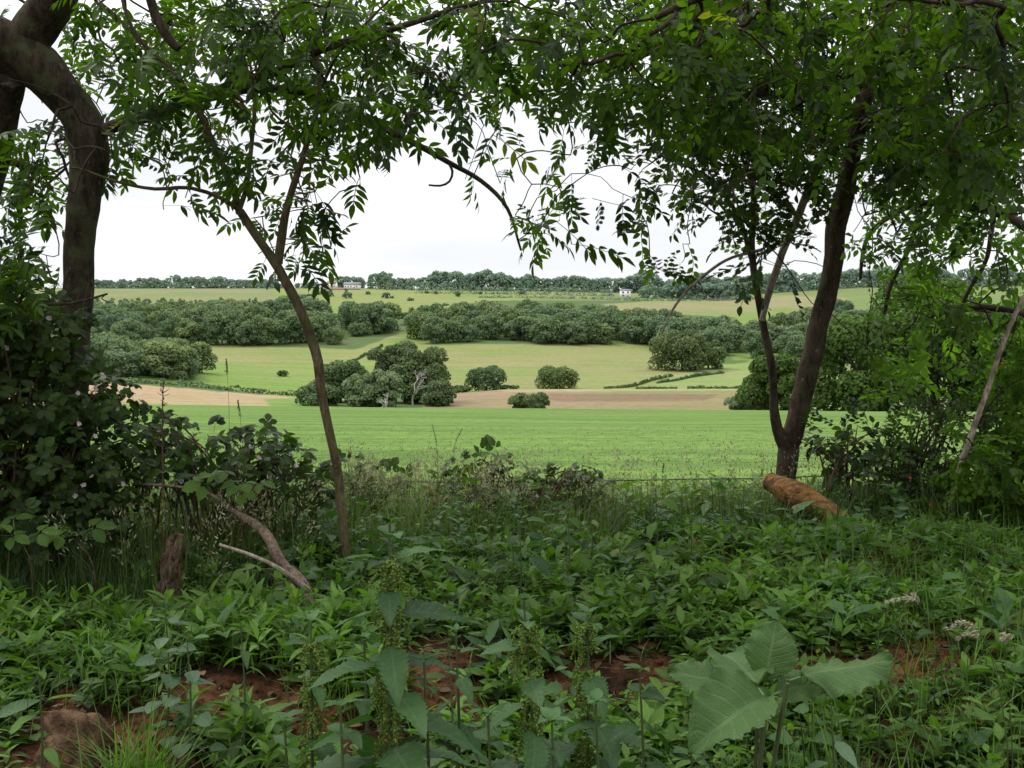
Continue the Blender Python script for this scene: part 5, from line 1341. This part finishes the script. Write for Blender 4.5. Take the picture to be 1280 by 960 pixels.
head(1262, 940, 1.9, [(1250, 860, 1.9), (1232, 800, 1.9), (1215, 792, 1.9), (1195, 800, 1.9)], 'second nodding head just under the long pale stalk')
head(1300, 880, 1.9, [(1290, 810, 1.9), (1280, 790, 1.9), (1262, 795, 1.9), (1255, 802, 1.9)], 'pale nodding head cut by the right edge')
head(290, 650, 4.0, [(287, 560, 4.0), (286, 500, 4.0), (283, 448, 4.0)], 'tallest thin grass stalk against the green field at left', flower_tail=.12)
head(310, 660, 4.0, [(306, 580, 4.0), (300, 520, 4.0), (297, 500, 4.0)], 'shorter grass stalk right of the tallest one', flower_tail=.15)
head(565, 680, 5.0, [(566, 610, 5.0), (568, 560, 5.0), (578, 535, 5.0)], 'reddish feathery grass head against the crop at centre', flower_tail=.25)
head(545, 690, 5.0, [(547, 620, 5.0), (546, 560, 5.0), (540, 530, 5.0)], 'faint feathery grass head left of the reddish one', flower_tail=.25)
head(830, 690, 4.8, [(829, 640, 4.8), (828, 600, 4.8), (830, 578, 4.8)], 'lone dark stalk crossing the wire right of centre', flower_tail=.15)

# ------------------------------------------------------------------ brambles and shrubs
def bush(name, label, cat, base, blobs, nleaf, tm, lm, ls, canes=8, cm=None, flowers=0, group=None, bright=.5, inner=.5):
    """blobs: (x,y,z,rx,ry,rz) heaps of foliage carried on canes rising from the base"""
    base = np.array(base, float); base[2] = gz(base[0], base[1])
    r = empty(name, base, label, cat, group); g = Geo(); gl = Geo(); blobs = np.array(blobs, float)
    vol = (blobs[:, 3] * blobs[:, 4] * blobs[:, 5]) ** .67; pr = vol / vol.sum()
    k = R.choice(len(blobs), nleaf, p=pr); d = norm(R.normal(size=(nleaf, 3)))
    rr = np.where(R.rand(nleaf) < inner, R.uniform(.3, .9, nleaf), R.uniform(.85, 1.12, nleaf))
    P = blobs[k, :3] + d * rr[:, None] * blobs[k, 3:]
    m = P[:, 2] > gz(P[:, 0], P[:, 1]) + .02; P, d = P[m], d[m]; n = len(P)
    dirv = norm(d * .8 + R.normal(size=(n, 3)) * .6 + np.array([0, 0, -.1])); upv = norm(d * .6 + np.array([0, -.3, .9]) + R.normal(size=(n, 3)) * .35)
    sel = R.randint(0, len(tm), n); rot = rotm(dirv, upv)
    for i, t in enumerate(tm):
        q = sel == i; inst(gl, t, P[q], rot[q], ls * R.uniform(.6, 1.2, q.sum()), np.clip(R.normal(bright, .22, q.sum()), 0, 1))
    for b in blobs:
        for _ in range(max(2, canes // len(blobs))):
            s = base + np.array([R.normal(0, .12), R.normal(0, .1), 0]); s[2] = gz(s[0], s[1]) - .03
            e = b[:3] + norm(R.normal(size=3)) * b[3:] * .95; e[2] = max(e[2], s[2] + .08)
            md = (s + e) / 2 + np.array([0, 0, .25 * np.linalg.norm(e - s)]); Q = smooth_path([(*s, .006), (*md, .0045), (*e, .0018)], .04)
            tube(g, Q[:, :3], Q[:, 3], 5)
    g.build('canes', cm or M['cane'], r); gl.build('foliage', lm, r)
    if flowers:
        pet = strip_leaf(.8, 3, .5, .1, -.1)
        for _ in range(flowers):
            gf = Geo()
            b = blobs[R.randint(len(blobs))]; dd = norm(R.normal(size=3) + np.array([0, -.9, .5])); c = b[:3] + dd * b[3:] * 1.08
            for a in range(5):
                an = a * 1.2566; up = norm(np.cross(dd, [0, 0, 1.])); v = np.cross(up, dd)
                inst(gf, pet, [c], rotm(np.array([up * math.cos(an) + v * math.sin(an) + dd * .3]), np.array([dd])), R.uniform(.009, .014, 1))
            gf.build('flower', M['petal'], r)
    return r
def bl(px, py, Y, rx, ry, dy=.3): 
    c = fr(px, py, Y); return (*c, rx / F * Y, dy, ry / F * Y)
bush('bramble_bush', 'tall dark bramble thicket with pinkish flowers at the left edge', 'bramble', fr(20, 700, 3.9),
     [bl(30, 440, 4.0, 60, 50, .3), bl(-20, 500, 3.9, 80, 80, .4), bl(70, 500, 3.9, 55, 45, .3), bl(128, 498, 3.95, 32, 36, .2), bl(110, 560, 3.9, 60, 50, .35), bl(20, 590, 3.8, 90, 70, .4), bl(-60, 400, 4.0, 80, 90, .4), bl(130, 620, 3.95, 50, 40, .25), bl(60, 650, 3.8, 90, 40, .25), bl(5, 395, 3.8, 45, 35, .25), bl(60, 405, 3.9, 35, 25, .2)], 2500, BRAM, M['bramble_leaf'], .088, 110, flowers=46, inner=.5, bright=.48)
bush('bramble_bush', 'arching bramble in front of the tall grass, left of the sapling', 'bramble', fr(280, 680, 4.3),
     [bl(200, 560, 4.3, 40, 24, .25), bl(262, 566, 4.3, 38, 26, .25), bl(318, 572, 4.3, 44, 26, .25), bl(360, 585, 4.3, 34, 22, .2), bl(395, 605, 4.3, 22, 24, .15), bl(250, 596, 4.2, 60, 20, .25), bl(330, 552, 4.3, 30, 14, .15), bl(185, 535, 4.2, 26, 18, .2)], 480, BRAM, M['bramble_leaf'], .088, 60, flowers=22, inner=.3)
bush('bramble_bush', 'bramble clump on the wire just right of the sapling', 'bramble', fr(465, 650, 5.2), [bl(468, 605, 5.3, 30, 14, .2), bl(440, 590, 5.3, 20, 12, .15)], 75, BRAM, M['bramble_leaf'], .10, 8, inner=.3)
bush('bramble_bush', 'bramble arching over the wire at centre with one pale top leaf', 'bramble', fr(600, 660, 5.2), [bl(600, 605, 5.4, 42, 12, .2), bl(640, 585, 5.4, 22, 10, .15), bl(560, 605, 5.3, 25, 12, .15), bl(620, 572, 5.4, 14, 7, .05), bl(580, 585, 5.4, 24, 10, .1)], 120, BRAM, M['bramble_leaf'], .10, 24, inner=.3, bright=.7)
bush('bramble_bush', 'bramble clump on the wire right of centre with upright cane', 'bramble', fr(690, 670, 5.1), [bl(700, 610, 5.3, 45, 18, .2), bl(720, 588, 5.3, 25, 9, .12), bl(665, 625, 5.2, 35, 18, .2)], 130, BRAM, M['bramble_leaf'], .10, 24, inner=.3, flowers=4)
bush('bramble_bush', 'dark bramble shoots spreading right from the forked tree over the crop', 'bramble', fr(1050, 640, 5.0), [bl(1045, 555, 5.0, 32, 25, .12), bl(1080, 550, 5.0, 45, 20, .15), bl(1100, 600, 5.0, 45, 35, .25)], 130, BRAM[:1] + ELMS[:2], M['bramble_leaf'], .15, 16, inner=.3)
bush('hedge_shrub', 'dark tangled shrub with berries filling the right edge of the bank', 'shrub', fr(1240, 660, 4.8),
     [bl(1255, 545, 4.9, 48, 45, .35), bl(1300, 500, 4.9, 50, 60, .35), bl(1290, 610, 4.6, 70, 60, .4), bl(1225, 625, 4.7, 50, 35, .3), bl(1350, 540, 4.7, 80, 120, .4), bl(1190, 650, 4.6, 60, 22, .25), bl(1212, 575, 4.4, 34, 42, .12)], 1300, THORN + BRAM[:2], M['lime_leaf'], .11, 50, cm=M['twig'], inner=.55, bright=.4)
bush('hedge_shrub', 'sparse twiggy shrub mixed with dry grass right of the log', 'shrub', fr(1140, 650, 4.9),
     [bl(1120, 590, 5.0, 50, 35, .3), bl(1170, 560, 5.0, 50, 40, .3), bl(1130, 635, 4.8, 60, 28, .3), bl(1180, 520, 5.0, 40, 24, .2)], 250, THORN, M['thorn_leaf'], .12, 60, cm=M['twig'], inner=.5)
# elder-like sprays at the left edge
lf = FrameTree('elder_bush', np.array([-2.5, 3.2, float(gz(-2.5, 3.2))]), 'leafy elder shoots reaching up at the left edge', 'shrub', M['twig'], M['twig'], M['ash_leaf'], ASH[:3], .19)
lf.limb([(-190, 760, 3.5, 9), (-110, 520, 3.5, 7), (-40, 380, 3.6, 5), (0, 320, 3.7, 3)], 'stem', 7)
lf.limb([(-60, 420, 3.6, 4), (20, 385, 3.6, 3), (90, 378, 3.6, 2), (135, 366, 3.6, 1.4)], 'stem', 6)
for (px, py) in ((10, 305), (30, 300), (0, 335), (35, 330), (-20, 360), (15, 350), (40, 380), (60, 370), (95, 372), (120, 362), (70, 395), (20, 400), (-30, 420), (100, 395)):
    for _ in range(2): lf.cl.append(fr(px + R.normal(0, 12), py + R.normal(0, 10), 3.6 + R.normal(0, .12)))
lf.build()
# bright low bramble sprigs
def sprig(px, py, Y, n, label, s=.11, mat='bramble_bright'):
    b = fr(px, py, Y); gr = b.copy(); gr[2] = gz(b[0], b[1]); gr[0] += .08
    r = empty('bramble_sprig', gr, label, 'bramble'); g = Geo(); Q = smooth_path([(*(gr - [0, 0, .02]), .0025), (*((gr + b) / 2 + [.03, 0, .05]), .002), (*b, .0012)], .03); tube(g, Q[:, :3], Q[:, 3], 5); g.build('cane', M['cane'], r)
    g = Geo(); a = R.uniform(0, 6.28, n); d = np.c_[np.cos(a), np.sin(a) * .7 - .2, R.uniform(-.1, .4, n)]
    inst(g, BRAM[0], b + R.normal(size=(n, 3)) * .02, rotm(d, np.tile([0, -.7, 1.], (n, 1)) + R.normal(size=(n, 3)) * .2), s * R.uniform(.7, 1.1, n)); g.build('leaves', M[mat], r)
sprig(278, 600, 3.7, 5, 'bright yellow-green bramble sprig in front of the arching bramble', .13)
sprig(312, 603, 3.7, 3, 'green bramble sprig just right of the bright yellow-green one', .13)
sprig(320, 708, 3.2, 3, 'small bright bramble leaves beside the dead stem fork', .10)
sprig(343, 728, 3.15, 2, 'single rounded bramble leaf under the dead stem', .10)
sprig(90, 672, 3.4, 4, 'green bramble sprig low in front of the left thicket', .13)
sprig(10, 665, 3.3, 4, 'dark green bramble sprig at the far left under the thicket', .14, 'herb_leaf')
sprig(612, 570, 5.4, 2, 'pale yellow-green bramble tip above the wire at centre', .12)
# berries on the right hawthorn twig
for i, (px, py) in enumerate(((1138, 598), (1252, 455), (1163, 632))):
    o = fr(px, py, 4.5); rr_ = Geo(); nu, nv = 10, 7
    u, v = np.meshgrid(np.linspace(0, 2 * np.pi, nu, endpoint=False), np.linspace(.02, np.pi - .02, nv)); D = np.stack([np.cos(u) * np.sin(v), np.sin(u) * np.sin(v), np.cos(v)], -1).reshape(-1, 3)
    ii = np.arange(nv - 1)[:, None] * nu; jj = np.arange(nu)[None]; j2 = (jj + 1) % nu
    rr_.add(D * np.array([.006, .006, .008]) + o, np.stack([ii + jj, ii + nu + jj, ii + nu + j2, ii + j2], -1).reshape(-1, 4))
    e = Geo(); tube(e, [o + [0, 0, .009], o + [.01, .02, .05], o + [.04, .1, .12]], .0012, 4)
    rt_ = empty('red_hip', o, ['red hip over the grass behind the log', 'red hip on the pale leaning stem', 'red hip low in the right shrub'][i], 'berry', 'red hips in the right hedge')
    rr_.build('fruit', M['berry'], rt_); e.build('stalk', M['twig'], rt_)

# ------------------------------------------------------------------ light, sky, camera
w = bpy.data.worlds.new('World'); scene.world = w; w.use_nodes = True
nt = w.node_tree; nt.nodes.clear(); L = nt.links
SUN_EL, SUN_AZ = math.radians(52), math.radians(-60)
sky = nt.nodes.new('ShaderNodeTexSky'); sky.sky_type = 'NISHITA'; sky.sun_disc = False; sky.sun_elevation = SUN_EL; sky.sun_rotation = SUN_AZ
b1 = nt.nodes.new('ShaderNodeBackground'); L.new(sky.outputs[0], b1.inputs[0]); b1.inputs[1].default_value = .10
# cloud deck: brighter towards the zenith, as an overcast sky is
tc = nt.nodes.new('ShaderNodeTexCoord').outputs['Generated']
sx = nt.nodes.new('ShaderNodeSeparateXYZ'); L.new(tc, sx.inputs[0])
el = _math(nt, 'POWER', _math(nt, 'MAXIMUM', sx.outputs[2], 0.0), 2.0)
mp = nt.nodes.new('ShaderNodeMapping'); L.new(tc, mp.inputs[0]); mp.inputs['Scale'].default_value = (1.2, 1.2, 5)
cn = _noise(nt, 1.6, 5, mp.outputs[0], .5)
lum = _math(nt, 'MULTIPLY_ADD', el, 3.0, 1.06)
lum = _math(nt, 'MULTIPLY', lum, _math(nt, 'MULTIPLY_ADD', _ramp(nt, cn, [(.38, 0.), (.60, 1.)]), .20, .84))
b2 = nt.nodes.new('ShaderNodeBackground'); L.new(_mixc(nt, (.95, .965, 1.0), (1, 1, 1), cn), b2.inputs[0]); L.new(lum, b2.inputs[1])
mx = nt.nodes.new('ShaderNodeMixShader'); mx.inputs[0].default_value = .9
L.new(b1.outputs[0], mx.inputs[1]); L.new(b2.outputs[0], mx.inputs[2])
wo = nt.nodes.new('ShaderNodeOutputWorld'); L.new(mx.outputs[0], wo.inputs[0])

sl = bpy.data.lights.new('sun', 'SUN'); sl.energy = 2.3; sl.angle = math.radians(12); sl.color = (1, .965, .90)
so = bpy.data.objects.new('sun', sl); COL.objects.link(so)
dx, dy_, dz = math.sin(-SUN_AZ) * -1 * math.cos(SUN_EL), math.cos(SUN_AZ) * math.cos(SUN_EL), math.sin(SUN_EL)
from mathutils import Vector
so.rotation_euler = Vector((dx, dy_, dz)).to_track_quat('Z', 'Y').to_euler()

cam = bpy.data.cameras.new('camera'); cam.sensor_width = 36; cam.lens = 35.0; cam.clip_start = .05; cam.clip_end = 9000
cam.dof.use_dof = False
co = bpy.data.objects.new('camera', cam); COL.objects.link(co); co.location = (0, 0, EYE)
co.rotation_euler = (math.radians(90 - math.degrees(math.atan(10 / F))), 0, 0)
scene.camera = co
scene.view_settings.view_transform = 'Standard'; scene.view_settings.look = 'None'; scene.view_settings.exposure = 0; scene.view_settings.gamma = 1
scene.cycles.max_bounces = 6; scene.cycles.diffuse_bounces = 3; scene.cycles.transmission_bounces = 4; scene.cycles.transparent_max_bounces = 4
scene.cycles.use_denoising = True
print('woods', n1, n2, n3, n4, n5, 'ridge', nr, nb, 'tris', sum(len(m.polygons) for m in bpy.data.meshes))
